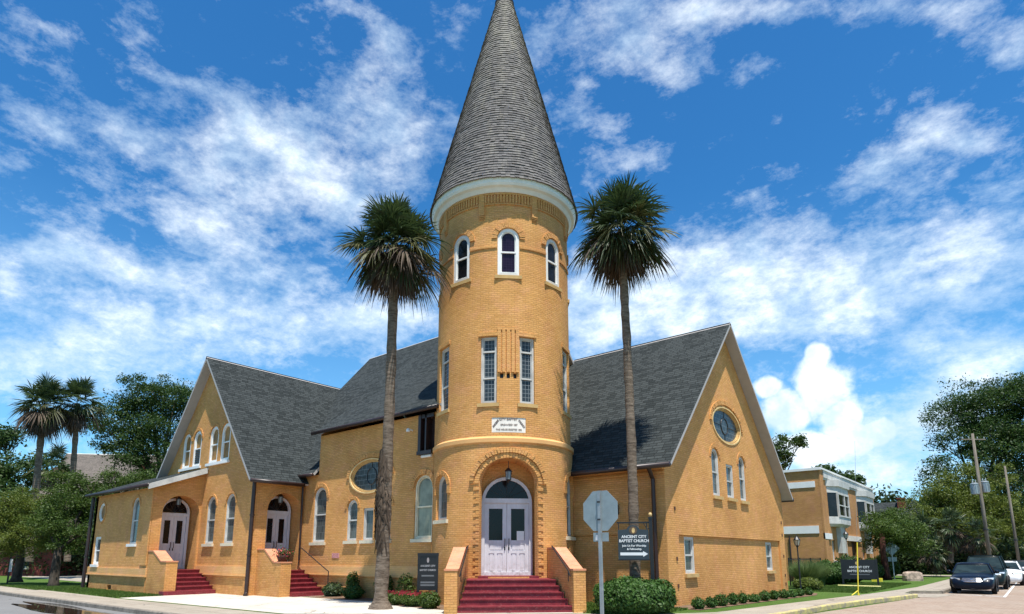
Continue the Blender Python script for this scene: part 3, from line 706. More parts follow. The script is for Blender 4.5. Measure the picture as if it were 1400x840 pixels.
mb = MB(); panel(mb, [(13.6, -.1), (16.0, -.1), (16.0, 4.9), (13.6, 4.9)], [rec], m, .87, edge=False); mb.build('wall', BRICK, church)
mb = MB(); q = shape('arch', 15.08, .9, 1.9, 3.8, .8); mb.poly([FX(-26.86)(*p, 0) for p in q], q); mb.build('recess_wall', BRICK, church)
mb = MB(); mb.poly([m(*p) for p in [(14.27, 1.05, 0), (15.89, 1.05, 0), (15.89, 1.05, -.87), (14.27, 1.05, -.87)]]); mb.build('porch_floor', MAROON, church)
hood_ring(church, m, 'arch', 15.08, 1.05, 1.62, 3.42, .78, .02, .2, .025, 26)
door_set(FX(-26.72), 15.14, 1.06, 1.36, 2.5, 3.34, .66)
lantern(FX(-26.0), 15.08, 4.45, -.4, .06)
# roofs: x across, ridge along y
EV, RG_ = 4.95, 11.55
slab('roof', [(-25.58, 13.15, RG_-5.42*SL), (-25.58, 20.5, RG_-5.42*SL), (-31.0, 23.2, RG_), (-31.0, 13.15, RG_)], .11, [SHINGLE, SOFFIT], church)
slab('roof', [(-36.42, 23.2, RG_-5.42*SL), (-36.42, 13.15, RG_-5.42*SL), (-31.0, 13.15, RG_), (-31.0, 23.2, RG_)], .11, [SHINGLE, SOFFIT], church)
ze = RG_-5.42*SL
gutter([(-25.52, 13.15, ze-.06), (-25.52, 15.72, ze-.06)], .085)
downspout(-25.9, 13.52, 0, ze-.1, .085, kick=(.12, -.1))
mb = MB(); mb.tube([(-31, 13.15, 11.55), (-31, 22.9, 11.55)], .03, 6); mb.build('ridge_cap', SHINGLE, church)

# ---- nave wall between wing and tower (plane y=16)
m = FY(16.0)
mw = [('arch', -24.6, 2.27, .98, 2.46, .49), ('oval', -21.07, 4.27, 2.6, 1.38, None), ('arch', -22.17, 2.3, .72, 1.72, .36), ('rect', -21.07, 2.3, .68, 1.33, None), ('arch', -19.97, 2.3, .72, 1.72, .36), ('arch', -17.72, 2.3, 1.02, 2.42, .51)]
bx = [(-18.0, 5.62), (-17.18, 5.62), (-17.18, 7.02), (-18.0, 7.02)]
wall_obj('wall', [(-26.05, -.1), (-16.4, -.1), (-16.4, 7.12), (-24.83, 7.12), (-24.83, 5.32), (-26.05, 5.32)], m, mw, [bx])
band(-26.0, -16.6, m)
hd = ('sub', .03, .17, .035, 24)
window(church, m, *mw[0], fmat=CREAM, gmat=G_BLUE, dep=.05, hood=hd)
window(church, m, *mw[1], fmat=SILLB, gmat=G_ROSE, sill=None, rail=False, t=.06, dep=.03, hood=('sub', .1, .18, .05, 30))
mb = MB(); A = shape('oval', -21.07, 4.27, 2.6, 1.38); B = shape('oval', -21.07, 4.22, 2.74, 1.48)
ringq(mb, B, A, m, .05, .05); ringq(mb, A, A, m, .05, -.02); ringq(mb, B, B, m, 0, .05); mb.build('round_window_surround', plain('ochre_stone', (.66, .47, .22), .8, .2), church)
mb = MB(); q = shape('oval', -21.07, 4.62, .62, .7, None, 0, 12)
for i in range(len(q)): mb.tube([m(*q[i], -.09), m(*q[(i+1) % len(q)], -.09)], .02, 5)
for i in (0, 6, 12, 18):
    e = shape('oval', -21.07, 4.35, 2.4, 1.2, None, 0, 12)[i]; mb.tube([m(*q[i], -.09), m(*e, -.09)], .012, 5)
mb.build('tracery', DARKG, church)
window(church, m, *mw[2], fmat=CREAM, gmat=G_BLUE, dep=.05, hood=('sub', .03, .14, .03, 18))
window(church, m, *mw[3], fmat=CREAM, gmat=G_BLUE, dep=.05, rail=False)
window(church, m, *mw[4], fmat=CREAM, gmat=G_BLUE, dep=.05, hood=('sub', .03, .14, .03, 18))
window(church, m, *mw[5], fmat=SILL, gmat=G_PALE, dep=.05, t=.08, hood=('sub', .03, .2, .06, 24))
mb = MB(); mb.poly([m(*p, -.22) for p in bx]); mb.box(-18.02, -17.2, 5.5, 5.64, -.1, .16, m); mb.box(-18.05, -17.9, 5.6, 7.1, -.2, .08, m); mb.box(-17.68, -17.6, 5.6, 7.1, -.2, .06, m)
mb.box(-18.0, -17.2, 6.95, 7.1, -.2, .06, m); mb.build('timber_recess', GUTTER, church)
mb = MB(); mb.tube([m(-17.85, 5.44, .03), m(-17.3, 5.44, .03)], .06, 8); mb.build('white_pipe', WHITE, church)
mb = MB(); c = m(-18.45, 6.55, 0); mb.tube([c, (c[0], c[1]-.2, c[2]+.03)], .03, 6); mb.lathe([(.03, c[2]+.06), (.08, c[2]), (.075, c[2]-.08)], (c[0], c[1]-.24), 10, caps=True); mb.build('floodlight', WHITE, church)
mb = MB(); mb.box(-23.46, -22.95, 1.58, 1.79, 0, .02, m); o = mb.build('cornerstone_plaque', plain('pink_stone', (.55, .25, .24), var=.3, sc=25), church)
# main roof
MS = 1.17
def zmain(y): return 5.35+(y-15.7)*MS
slab('roof', [(-30.75, 15.7, 5.35), (-24.84, 15.7, 5.35), (-24.84, 23, zmain(23)), (-30.75, 23, zmain(23))], .11, [SHINGLE, SOFFIT], church)
slab('roof', [(-24.84, 20.0, zmain(20)), (-16.9, 20.0, zmain(20)), (-16.9, 23, zmain(23)), (-24.84, 23, zmain(23))], .11, [SHINGLE, SOFFIT], church)
slab('roof', [(-16.9, 30.3, 5.35), (-30.75, 30.3, 5.35), (-30.75, 23, zmain(23)), (-16.9, 23, zmain(23))], .11, [SHINGLE, SOFFIT], church)
slab('roof', [(-25.0, 15.7, 7.3), (-16.6, 15.7, 7.3), (-16.6, 20.2, zmain(20.2)+.02), (-25.0, 20.2, zmain(20.2)+.02)], .1, [SHINGLE, SOFFIT], church)
mb = MB(); mb.poly([(-24.83, 16, 5.3), (-24.83, 16, 7.2), (-24.83, 20.2, 10.2)]); mb.poly([(-16.9, 16, 5.3), (-16.9, 16, 7.2), (-16.9, 20.2, 10.2)])
mb.poly([(-17.1, 15.9, 0), (-17.1, 30, 0), (-17.1, 30, 5.4), (-17.1, 23, 13.7), (-17.1, 15.9, 5.4)], [(15.9, 0), (30, 0), (30, 5.4), (23, 13.7), (15.9, 5.4)])
mb.poly([(-30.5, 15.9, 0), (-30.5, 30, 0), (-30.5, 30, 5.4), (-30.5, 23, 13.7), (-30.5, 15.9, 5.4)], [(15.9, 0), (30, 0), (30, 5.4), (23, 13.7), (15.9, 5.4)])
mb.poly([(-36, 30, 0), (-17, 30, 0), (-17, 30, 5.4), (-36, 30, 5.4)], [(0, 0), (19, 0), (19, 5.4), (0, 5.4)])
mb.build('wall', BRICK, church)
gutter([(-25.05, 15.66, 7.22), (-16.7, 15.66, 7.22)], .085); gutter([(-26.1, 15.66, 5.30), (-24.85, 15.66, 5.30)], .08)
mb = MB(); mb.tube([(-26.02, 15.7, 5.25), (-25.85, 15.85, 5.0), (-25.88, 15.9, 1.5)], .05, 8); mb.build('downspout', GUTTER, church)

# ---- right wing: street wall y=19.35 and gable wall x=-9.4
m = FY(19.35)
mb = MB()
panel(mb, [(-17.2, 2.4), (-9.4, 2.4), (-9.4, 4.95), (-17.2, 4.95)], [], m, edge=False)
mb.poly([m(-17.2,2.4,0),m(-10.05,2.4,0),m(-10.05,2.4,-.08),m(-17.2,2.4,-.08)][::-1])
mb.poly([m(-10.05,-.1,0),m(-10.05,2.4,0),m(-10.05,2.4,-.08),m(-10.05,-.1,-.08)])
panel(mb, [(-17.2, -.1), (-10.05, -.1), (-10.05, 2.4), (-17.2, 2.4)], [], m, d0=-.08, edge=False)
panel(mb, [(-10.05, -.1), (-9.4, -.1), (-9.4, 2.4), (-10.05, 2.4)], [], m, edge=False)
mb.build('wall', BRICK, church)
mb = MB()
for i, (a, b, d) in enumerate(((4.30, 4.36, .02), (4.42, 4.5, .05), (4.56, 4.8, .09))): mb.box(-17.2, -9.42, a, b, -.01, d, m)
mb.build('corbel_course', BRICK, church)
mb = MB(); mb.box(-11.45, -11.2, 3.1, 3.45, 0, .16, m); mb.build('meter_box', DARKG, church)
m = FX(-9.4)
SR = 1.05
def zright(y): return (11.5-(25.4-y)*SR if y < 25.4 else 11.5-(y-25.4)*1.0) - .17
gr = [('oval', 25.38, 6.3, 3.0, 1.46, None), ('arch', 23.88, 3.98, .72, 1.9, .36), ('rect', 25.38, 4.0, .78, 1.4, None), ('arch', 26.82, 3.98, .72, 1.92, .36)]
out = [(19.35, -.1), (20.24, -.1), (20.24, 2.38), (31.3, 2.38), (31.3, -.1), (32.05, -.1), (32.05, zright(32.05)), (25.4, 11.33), (19.35, zright(19.35))]
wall_obj('gable_wall', out, m, gr)
mb = MB()
mb.poly([m(20.24, 2.38, 0), m(31.3, 2.38, 0), m(31.3, 2.38, -.08), m(20.24, 2.38, -.08)])
for yy in (20.24, 31.3): mb.poly([m(yy, -.1, 0), m(yy, 2.38, 0), m(yy, 2.38, -.08), m(yy, -.1, -.08)])
mb.build('wall_return', BRICK, church)
lo = [('rect', 21.22, 1.05, .82, 1.28, None), ('rect', 29.85, 1.02, .84, 1.27, None)]
wall_obj('wall', [(20.24, -.1), (31.3, -.1), (31.3, 2.38), (20.24, 2.38)], m, lo, d0=-.08)
window(church, m, *gr[0], fmat=SILLB, gmat=G_ROSE, sill=None, rail=False, t=.06, dep=.03, hood=('sub', .14, .18, .05, 34))
mb = MB(); A = shape('oval', 25.38, 6.3, 3.0, 1.46); B = shape('oval', 25.38, 6.24, 3.16, 1.58)
ringq(mb, B, A, m, .03, .03); ringq(mb, A, A, m, .03, -.02); ringq(mb, B, B, m, 0, .03); mb.build('round_window_surround', plain('ochre_stone', (.66, .47, .22), .8, .2), church)
mb = MB(); q = shape('oval', 25.38, 6.68, .75, .7, None, 0, 12)
for i in range(len(q)): mb.tube([m(*q[i], -.09), m(*q[(i+1) % len(q)], -.09)], .018, 5)
for i in (0, 6, 12, 18):
    e = shape('oval', 25.38, 6.38, 2.8, 1.3, None, 0, 12)[i]; mb.tube([m(*q[i], -.09), m(*e, -.09)], .012, 5)
mb.build('tracery', DARKG, church)
for i, w_ in enumerate(gr[1:]): window(church, m, *w_, fmat=CREAM, gmat=G_BLUE, dep=.03, t=.085, sill=SILLB, hood=('sub', .04, .15, .028, 20) if w_[0] == 'arch' else None)
lm = FX(-9.48)
for w_ in lo: window(church, lm, *w_, fmat=CREAM, gmat=G_BLUE, dep=.02, t=.09, sill=SILLB, silld=.1)
mb = MB()
for y, z in ((20.0, .6), (20.0, 1.5), (20.0, 3.2), (31.7, .7), (31.7, 1.6), (31.7, 3.2), (31.7, 2.6), (31.7, .3)): mb.box(y-.04, y+.04, z, z+.13, -.01, .03, m)
mb.build('anchor_plates', plain('rusty_plate', (.10, .05, .03), var=.4), church)
slab('roof', [(-17.0, 18.92, 11.5-6.48*SR), (-8.95, 18.92, 11.5-6.48*SR), (-8.95, 25.4, 11.5), (-17.0, 25.4, 11.5)], .1, [SHINGLE, SOFFIT], church)
slab('roof', [(-8.95, 32.45, 11.5-7.05), (-24.0, 32.45, 11.5-7.05), (-24.0, 25.4, 11.5), (-8.95, 25.4, 11.5)], .1, [SHINGLE, SOFFIT], church)
ze = 11.5-6.48*SR
gutter([(-17, 18.85, ze-.06), (-8.95, 18.85, ze-.06)], .09)
gutter([(-8.95, 32.5, 11.5-7.1), (-16, 32.5, 11.5-7.1)], .09)
mb = MB(); mb.tube([(-9.75, 18.9, ze-.1), (-9.78, 19.24, ze-.45), (-9.78, 19.25, .1)], .075, 8); mb.build('downspout', GUTTER, church)
mb = MB(); mb.tube([(-8.97, 25.4, 11.5), (-17, 25.4, 11.5)], .03, 6); mb.build('ridge_cap', SHINGLE, church)
mb = MB(); mb.poly([(-17, 32.05, 0), (-9.4, 32.05, 0), (-9.4, 32.05, 4.7), (-17, 32.05, 4.7)]); mb.build('wall', BRICK, church)

# ---- round tower
R1, R2 = 2.66, 2.60
A2 = lambda deg, r: math.radians(deg)*r
ml, mu_ = CY(R1, T), CY(R2, T)
lowt = [('arch', A2(-61.5, R1), 2.92, .84, 1.58, .42), ('arch', A2(64, R1), 2.35, .84, 2.2, .42)]
niche = shape('arch', 0, .98, 2.04, 3.98, .86, 0, 20)
mb = MB(); holes = [shape(*w_) for w_ in lowt]+[niche]
panel(mb, [(-math.pi*R1+.001, -.1), (math.pi*R1-.001, -.1), (math.pi*R1-.001, 5.6), (-math.pi*R1+.001, 5.6)], holes[:2]+[niche], ml, .22, 96, back=.01)
mb.build('tower_wall', BRICK, church)
# door recess: reveal down to a flat back wall
DV = Vector((math.cos(-math.pi/4), math.sin(-math.pi/4), 0)); TV = Vector((-DV.y, DV.x, 0)); TC = Vector((T[0], T[1], 0))
def DM(dist): # flat facade facing the corner at given distance from the axis
    return lambda u, z, d: tuple(TC+DV*(dist+d)+TV*u+Vector((0, 0, z)))
mb = MB(); bk = DM(1.62)
for i in range(len(niche)):
    p, q = niche[i], niche[(i+1) % len(niche)]
    mb.poly([ml(*p, 0), ml(*q, 0), bk(*q, 0), bk(*p, 0)], [(0, p[1]), (0, q[1]), (.9, q[1]), (.9, p[1])])
nb = shape('arch', 0, .9, 2.3, 4.2, .95); mb.poly([bk(*p, -.004) for p in nb], nb)
mb.build('recess_wall', BRICK, church)
door_set(DM(1.76), 0, 1.0, 1.78, 2.5, 3.42, .89, paper=True)
mb = MB(); mb.box(-1.02, 1.02, .9, 1.0, 0, .95, DM(1.62)); mb.build('porch_floor', MAROON, church)
lantern(DM(2.5), 0.0, 4.9, -.1, .32)
hood_ring(church, ml, 'arch', 0, .98, 2.04, 3.98, .86, .02, .17, .04, 34); hood_ring(church, ml, 'arch', 0, .98, 2.04, 3.98, .86, .2, .17, .09, 40)
mb = MB()
k = 0; z = 1.0
while z < 4.05:
    for s_ in (-1, 1):
        a = 1.03 if k % 2 else 1.03; wd = .2 if k % 2 else .12
        u0, u1 = sorted((s_*a, s_*(a+wd))); mb.box(u0, u1, z, z+.1, -.01, .035*random.uniform(.5, 1.2) if k % 2 else .012, ml)
    z += .115; k += 1
mb.build('toothed_jambs', BRICK, church)
window(church, ml, *lowt[0], fmat=CREAM, gmat=G_BLUE, rail=False, dep=.1, hood=('sub', .03, .16, .05, 20, None, False, .25))
window(church, ml, *lowt[1], fmat=CREAM, gmat=G_BLUE, dep=.1, hood=('sub', .03, .16, .05, 20, None, False, .25))
mb = MB(); mb.lathe([(R1-.02, 5.48), (R1+.03, 5.50), (R1+.06, 5.53), (R1+.06, 5.66), (R2+.02, 5.74), (R2-.02, 5.74)], T, 96); mb.build('tower_belt', BRICK_SM, church, smooth=False)
mid = [('rect', A2(a, R2), 6.93, w_, 2.46, None) for a, w_ in ((-16.2, .60), (14.8, .57), (-64, .80), (63, .80))]
up = [('arch', A2(a, R2), 11.72, .80, 1.86, .40) for a in (-42.5, -.6, 42, 86, -86)]
ribh = [[(A2(a, R2)-.06, 7.83), (A2(a, R2)+.06, 7.83), (A2(a, R2)+.06, 8.02), (A2(a, R2)-.06, 8.02)] for a in (-5.8, -.6, 4.7)]
plq = [(A2(-13.4, R2), 5.88), (A2(13.2, R2), 5.88), (A2(13.2, R2), 6.41), (A2(-13.4, R2), 6.41)]
mb = MB(); panel(mb, [(-math.pi*R2+.001, 5.7), (math.pi*R2-.001, 5.7), (math.pi*R2-.001, 15.2), (-math.pi*R2+.001, 15.2)], [shape(*w_) for w_ in mid+up]+ribh+[plq], mu_, .2, 96, back=.01)
mb.build('tower_wall', BRICK, church)
mb = MB()
for h_ in ribh: mb = MB(); mb.poly([mu_(*p, -.15) for p in h_]); mb.build('vent_hole', BLACK, church)
mb = MB()
for a in (-7.6, -4.2, -.6, 3, 6.4): mb.box(A2(a, R2)-.055, A2(a, R2)+.055, 8.05, 9.62, -.01, .055, mu_)
mb.box(A2(-9.2, R2), A2(8, R2), 9.62, 9.72, -.01, .05, mu_)
mb.build('brick_ribs', brick('orange_brick', (.78, .41, .145), (.70, .355, .12), (.56, .30, .11)), church)
for w_ in mid:
    o = window(church, mu_, *w_, fmat=CREAM, gmat=G_LEAD, dep=.08, t=.07, rail=.38, muntin=[('h', .78)], sill=SILLB, silld=.07)
    mb = MB(); mb.box(w_[1]-w_[3]/2-.06, w_[1]+w_[3]/2+.06, w_[2]+w_[4]+.01, w_[2]+w_[4]+.16, -.01, .05, mu_); mb.build('lintel', BRICK, o)
for i, w_ in enumerate(up):
    window(church, mu_, *w_, fmat=WHITE, gmat=G_PURP if i in (1,) else (G_LEAD if i > 2 else G_DARK), dep=.02, t=.12, sill=SILLB, silld=.07, hood=('sub', .02, .2, .045, 24, BRICK))
mb = MB()   # string course, broken by the windows
edges = [-105, -51.5, -33.5, -9.8, 8.6, 33, 51, 77, 95, 255]
for a, b in ((-77, -51.5), (-33.5, -9.8), (8.6, 33), (51, 77)):
    n = 8
    mb = MB()
    for i in range(n): mb.box(A2(a+(b-a)*i/n, R2), A2(a+(b-a)*(i+1)/n, R2), 12.80, 12.88, -.01, .035, mu_)
    mb.build('string_course', BRICK, church)
# corbel table with lesenes
for a in (-148, -106, -64, -22.7, 21.5, 64, 106, 148):
    mb = MB(); mb.box(A2(a-2.4, R2), A2(a+2.4, R2), 14.12, 15.0, -.01, .075, mu_)
    for j in range(3): mb.box(A2(a-2.2, R2), A2(a+2.2, R2), 13.96+j*.055, 13.96+j*.055+.035, -.01, .025+.018*j, mu_)
    mb.build('lesene', BRICK, church)
mb = MB(); a = -180
while a < 180:
    mb.box(A2(a, R2), A2(a+1.35, R2), 14.60, 14.93, -.01, .055, mu_); a += 2.5
n = 96
for i in range(n): mb.box(A2(-180+360*i/n, R2), A2(-180+360*(i+1)/n, R2), 14.53, 14.59, -.01, .04, mu_, skip=('l', 'r')); mb.box(A2(-180+360*i/n, R2), A2(-180+360*(i+1)/n, R2), 14.93, 15.02, -.01, .06, mu_, skip=('l', 'r'))
mb.build('dentil_course', BRICK, church)
# plaque with its inscription
mb = MB(); n = 10
for i in range(n):
    u0 = plq[0][0]+(plq[1][0]-plq[0][0])*i/n; u1 = plq[0][0]+(plq[1][0]-plq[0][0])*(i+1)/n
    mb.box(u0, u1, 5.88, 6.41, -.06, -.02, mu_, skip=('l', 'r'))
pl = mb.build('plaque', plain('marble', (.78, .72, .64), var=.06), church)
INK = plain('carved_letters', (.16, .11, .09))
def pm3(u, z, rot=0, sc=1):
    c, s_ = math.cos(rot), math.sin(rot)
    return lambda x, y, d: mu_(u+x*c-y*s_, z+x*s_+y*c, -.018+d)
text('inscription', 'CITY BAPTIST', .105, pm3(-.02, 6.345), INK, pl, bold=.002); text('inscription', 'ANCIENT', .10, pm3(-.46, 6.20, R(52)), INK, pl, sx=.75, bold=.002); text('inscription', 'CHURCH', .10, pm3(.45, 6.20, R(-52)), INK, pl, sx=.8, bold=.002)
text('inscription', 'ORGANIZED 1887', .088, pm3(0, 6.15), INK, pl, sx=.85); text('inscription', 'THIS HOUSE ERECTED 1895', .088, pm3(0, 5.98), INK, pl, sx=.85)
# cornice and cone
mb = MB(); mb.lathe([(R2-.05, 15.0), (2.70, 15.0), (2.74, 15.05), (2.80, 15.12), (2.90, 15.17), (2.95, 15.25), (2.98, 15.40), (2.98, 15.46), (2.86, 15.50), (2.5, 15.5)], T, 96); mb.build('cornice', WHITE, church, smooth=False)
CZ0, CR0, CZ1, CR1 = 15.40, 3.03, 25.95, .36
mb = MB(); NC = 82; sl_len = math.hypot(CZ1-CZ0, CR0-CR1)
for i in range(NC):
    t0, t1 = i/NC, (i+1)/NC
    ra, rb = CR0+(CR1-CR0)*t0, CR0+(CR1-CR0)*t1; za, zb = CZ0+(CZ1-CZ0)*t0, CZ0+(CZ1-CZ0)*t1
    nseg = max(20, int(2*math.pi*ra/.17)); off = random.random()
    for j in range(nseg):
        lift = .028+random.uniform(0, .02); dz = random.uniform(-.014, .014)
        a0 = 2*math.pi*(j+off)/nseg; a1 = 2*math.pi*(j+off+.97)/nseg
        c0, s0, c1, s1 = math.cos(a0), math.sin(a0), math.cos(a1), math.sin(a1)
        p = [(T[0]+(ra+lift)*c0, T[1]+(ra+lift)*s0, za+dz), (T[0]+(ra+lift)*c1, T[1]+(ra+lift)*s1, za+dz), (T[0]+(rb+.004)*c1, T[1]+(rb+.004)*s1, zb+.01), (T[0]+(rb+.004)*c0, T[1]+(rb+.004)*s0, zb+.01)]
        mb.poly(p, [(0, 0)]*4)
        q = [(T[0]+(ra-.01)*c0, T[1]+(ra-.01)*s0, za+dz), (T[0]+(ra-.01)*c1, T[1]+(ra-.01)*s1, za+dz)]
        mb.poly([q[0], q[1], p[1], p[0]], [(0, 0)]*4)
def fcone(t):
    rnd = t.n('ShaderNodeNewGeometry').outputs['Random Per Island']
    n = noise(t, .9, 6, .7)
    mp = t.n('ShaderNodeMapping', {'Vector': objco(t), 'Scale': (3, 3, .5)}).outputs[0]
    n2 = t.n('ShaderNodeTexNoise', {'Vector': mp, 'Scale': 1.0, 'Detail': 6.0, 'Roughness': .7}).outputs[0]
    c = t.mix(rnd, (.115, .105, .102), (.185, .17, .162))
    c = t.mix(t.ramp(n, .45, .65, 0, .8), c, t.mix(1.0, c, (.75, .78, .82), 'MULTIPLY'))
    c = t.mix(t.ramp(n2, .52, .72, 0, .6), c, (.28, .255, .21))
    z = t.n('ShaderNodeSeparateXYZ', {0: objco(t)}).outputs[2]
    c = t.mix(t.m('MULTIPLY', t.ramp(z, 19, 26, 0, .7), t.ramp(n2, .35, .6)), c, (.33, .30, .25))   # lichen bleached near the tip
    setc(t, 'Base Color', c); bump(t, noise(t, 30), .3, .01)
CONEM = material('weathered_wood_shingle', fcone, .85, .2)
mb.build('cone_roof', CONEM, church)
mb = MB(); mb.lathe([(.42, 25.86), (.43, 25.98), (.40, 26.02), (.30, 26.3), (.10, 26.6), (.05, 26.9), (.12, 27.0), (.14, 27.12), (.08, 27.26), (.02, 27.5)], T, 24, caps=True); mb.build('spire_cap', IRON, church)

# ---- stairs
def stair_x(xf, y0, y1, n, tread, rise, z0=0.0, name='steps'):
    mb = MB()
    for i in range(n):
        x1 = xf-i*tread
        mb.wbox(x1-tread-.05 if i < n-1 else x1-tread*1.6, x1, y0, y1, z0+(i*rise if i else -.1), z0+(i+1)*rise-.03)
        mb.wbox(x1-tread-.05 if i < n-1 else x1-tread*1.6, x1+.03, y0, y1, z0+(i+1)*rise-.03, z0+(i+1)*rise)
    return mb.build(name, MAROON, church, bevel=.008)
mb = MB(); mb.wbox(-29.3, -28.78, 11.37, 13.58, -.1, .175); mb.build('bottom_step', MAROON, church, bevel=.01)
stair_x(-29.12, 11.9, 13.58, 5, .35, .176, .175)
stair_x(-24.06, 14.42, 15.96, 5, .35, .176, .175)
mb = MB(); mb.wbox(-24.1, -23.68, 14.42, 15.98, -.1, .175); mb.build('bottom_step', MAROON, church, bevel=.01)
def cheek_x(x_wall, x_top, x_flat, x_end, y0, y1, ztop, zlow):
    mb = MB(); prof = [(x_wall, -.1), (x_end, -.1), (x_end, zlow), (x_flat, zlow), (x_top, ztop), (x_wall, ztop)]
    for y, rev in ((y0, False), (y1, True)):
        P = [(x, y, z) for x, z in prof]; uv = [(x, z) for x, z in prof]
        mb.poly(P[::-1] if rev else P, uv[::-1] if rev else uv)
    for i in range(len(prof)):
        a, b = prof[i], prof[(i+1) % len(prof)]
        vert = abs(a[0]-b[0]) < 1e-6
        mb.poly([(a[0], y0, a[1]), (a[0], y1, a[1]), (b[0], y1, b[1]), (b[0], y0, b[1])], [(0, a[1]), (y1-y0, a[1]), (y1-y0, b[1]), (0, b[1])] if vert else [(a[0], 0), (a[0], y1-y0), (b[0], y1-y0), (b[0], 0)])
    o = mb.build('stair_side_wall', BRICK, church)
    cb = MB()
    for a, b in (((x_end+.02, zlow), (x_flat, zlow)), ((x_flat, zlow), (x_top, ztop)), ((x_top, ztop), (x_wall, ztop))):
        if abs(a[0]-b[0]) < .02: continue
        n = Vector((a[1]-b[1], 0, b[0]-a[0])).normalized(); n = n if n.z > 0 else -n
        q = [Vector((a[0], y0-.02, a[1])), Vector((a[0], y1+.02, a[1])), Vector((b[0], y1+.02, b[1])), Vector((b[0], y0-.02, b[1]))]
        lo_, hi = [v+n*.003 for v in q], [v+n*.06 for v in q]
        cb.poly(hi, [(0, 0), (.4, 0), (.4, 1), (0, 1)])
        for i in range(4): cb.poly([lo_[i], lo_[(i+1) % 4], hi[(i+1) % 4], hi[i]], [(0, 0), (.4, 0), (.4, .05), (0, .05)])
    cb.build('cap', RED_CAP, o)
cheek_x(-31.0, -30.45, -29.5, -28.95, 11.42, 11.9, 1.86, 1.4)
cheek_x(-26.0, -25.4, -24.6, -24.02, 13.94, 14.42, 1.92, 1.37)
mb = MB(); mb.tube([(-25.75, 15.78, 1.1), (-25.7, 15.78, 2.0), (-25.5, 15.75, 2.03), (-23.35, 15.72, 1.06), (-23.26, 15.72, 1.03), (-23.26, 15.72, 0)], .022, 8); mb.build('handrail', IRON, church)
# tower steps and splayed side walls, in door-axis coordinates (s sideways, t outward)
def TL(s_, t_, z): v = TC+DV*t_+TV*s_; return (v.x, v.y, z)
mb = MB(); tb = [4.80, 4.48, 4.17, 3.86, 3.55]; hw = [1.70, 1.63, 1.56, 1.49, 1.43]; zs = [.20, .385, .565, .745, .925]
for i in range(5):
    t1 = tb[i]; t0 = tb[i+1]-.05 if i < 4 else 2.3; z0 = zs[i-1] if i else -.1
    for (za, zb, ex) in ((z0, zs[i]-.035, 0), (zs[i]-.035, zs[i], .03)):
        q = [TL(-hw[i], t1+ex, 0), TL(hw[i], t1+ex, 0), TL(hw[i]-.1, t0, 0), TL(-hw[i]+.1, t0, 0)]
        lo_ = [(x, y, za) for x, y, _ in q]; hi = [(x, y, zb) for x, y, _ in q]
        mb.poly(hi); mb.poly(lo_[::-1])
        for k in range(4): mb.poly([lo_[k], lo_[(k+1) % 4], hi[(k+1) % 4], hi[k]])
mb.build('steps', MAROON, church, bevel=.008)
for s_ in (-1, 1):
    # plan: inner line from (1.37,2.4) to (1.72,4.95); outer +.36
    def pt(t_, side, z):
        inner = 1.36+(t_-2.4)*(1.72-1.36)/(4.95-2.4)
        return TL(s_*(inner+side*.37), t_, z)
    prof = [(2.2, -.1), (4.98, -.1), (4.98, 1.22), (4.72, 1.22), (3.15, 1.88), (2.2, 1.88)]
    mb = MB()
    for side in (0, 1):
        P = [pt(t_, side, z) for t_, z in prof]; mb.poly(P, [(t_, z) for t_, z in prof])
    for i in range(len(prof)):
        a, b = prof[i], prof[(i+1) % len(prof)]; vert = abs(a[0]-b[0]) < 1e-6
        mb.poly([pt(a[0], 0, a[1]), pt(a[0], 1, a[1]), pt(b[0], 1, b[1]), pt(b[0], 0, b[1])], [(0, a[1]), (.37, a[1]), (.37, b[1]), (0, b[1])] if vert else [(a[0], 0), (a[0], .37), (b[0], .37), (b[0], 0)])
    o = mb.build('stair_side_wall', BRICK, church)
    cb = MB()
    for a, b in (((5.0, 1.22), (4.72, 1.22)), ((4.72, 1.22), (3.15, 1.88)), ((3.15, 1.88), (2.3, 1.88))):
        q = [pt(a[0], -.04, a[1]), pt(a[0], 1.04, a[1]), pt(b[0], 1.04, b[1]), pt(b[0], -.04, b[1])]
        hi = [(x, y, z+.06) for x, y, z in q]; lo_ = [(x, y, z+.003) for x, y, z in q]
        ln = math.dist(a, b); cb.poly(hi, [(0, 0), (.4, 0), (.4, ln), (0, ln)])
        for i in range(4): cb.poly([lo_[i], lo_[(i+1) % 4], hi[(i+1) % 4], hi[i]], [(0, 0), (.4, 0), (.4, .05), (0, .05)])
    cb.build('cap', RED_CAP, o)
    rb = MB(); r0 = Vector(pt(3.1, -.22, 1.98)); r1 = Vector(pt(4.75, -.22, 1.22))
    rb.tube([Vector(pt(3.05, 0, 1.9)), r0, r1, Vector(pt(4.8, -.1, 1.05))], .022, 8); rb.tube([r1, r1-Vector((0, 0, .32))], .016, 6); rb.build('handrail', IRON, church)
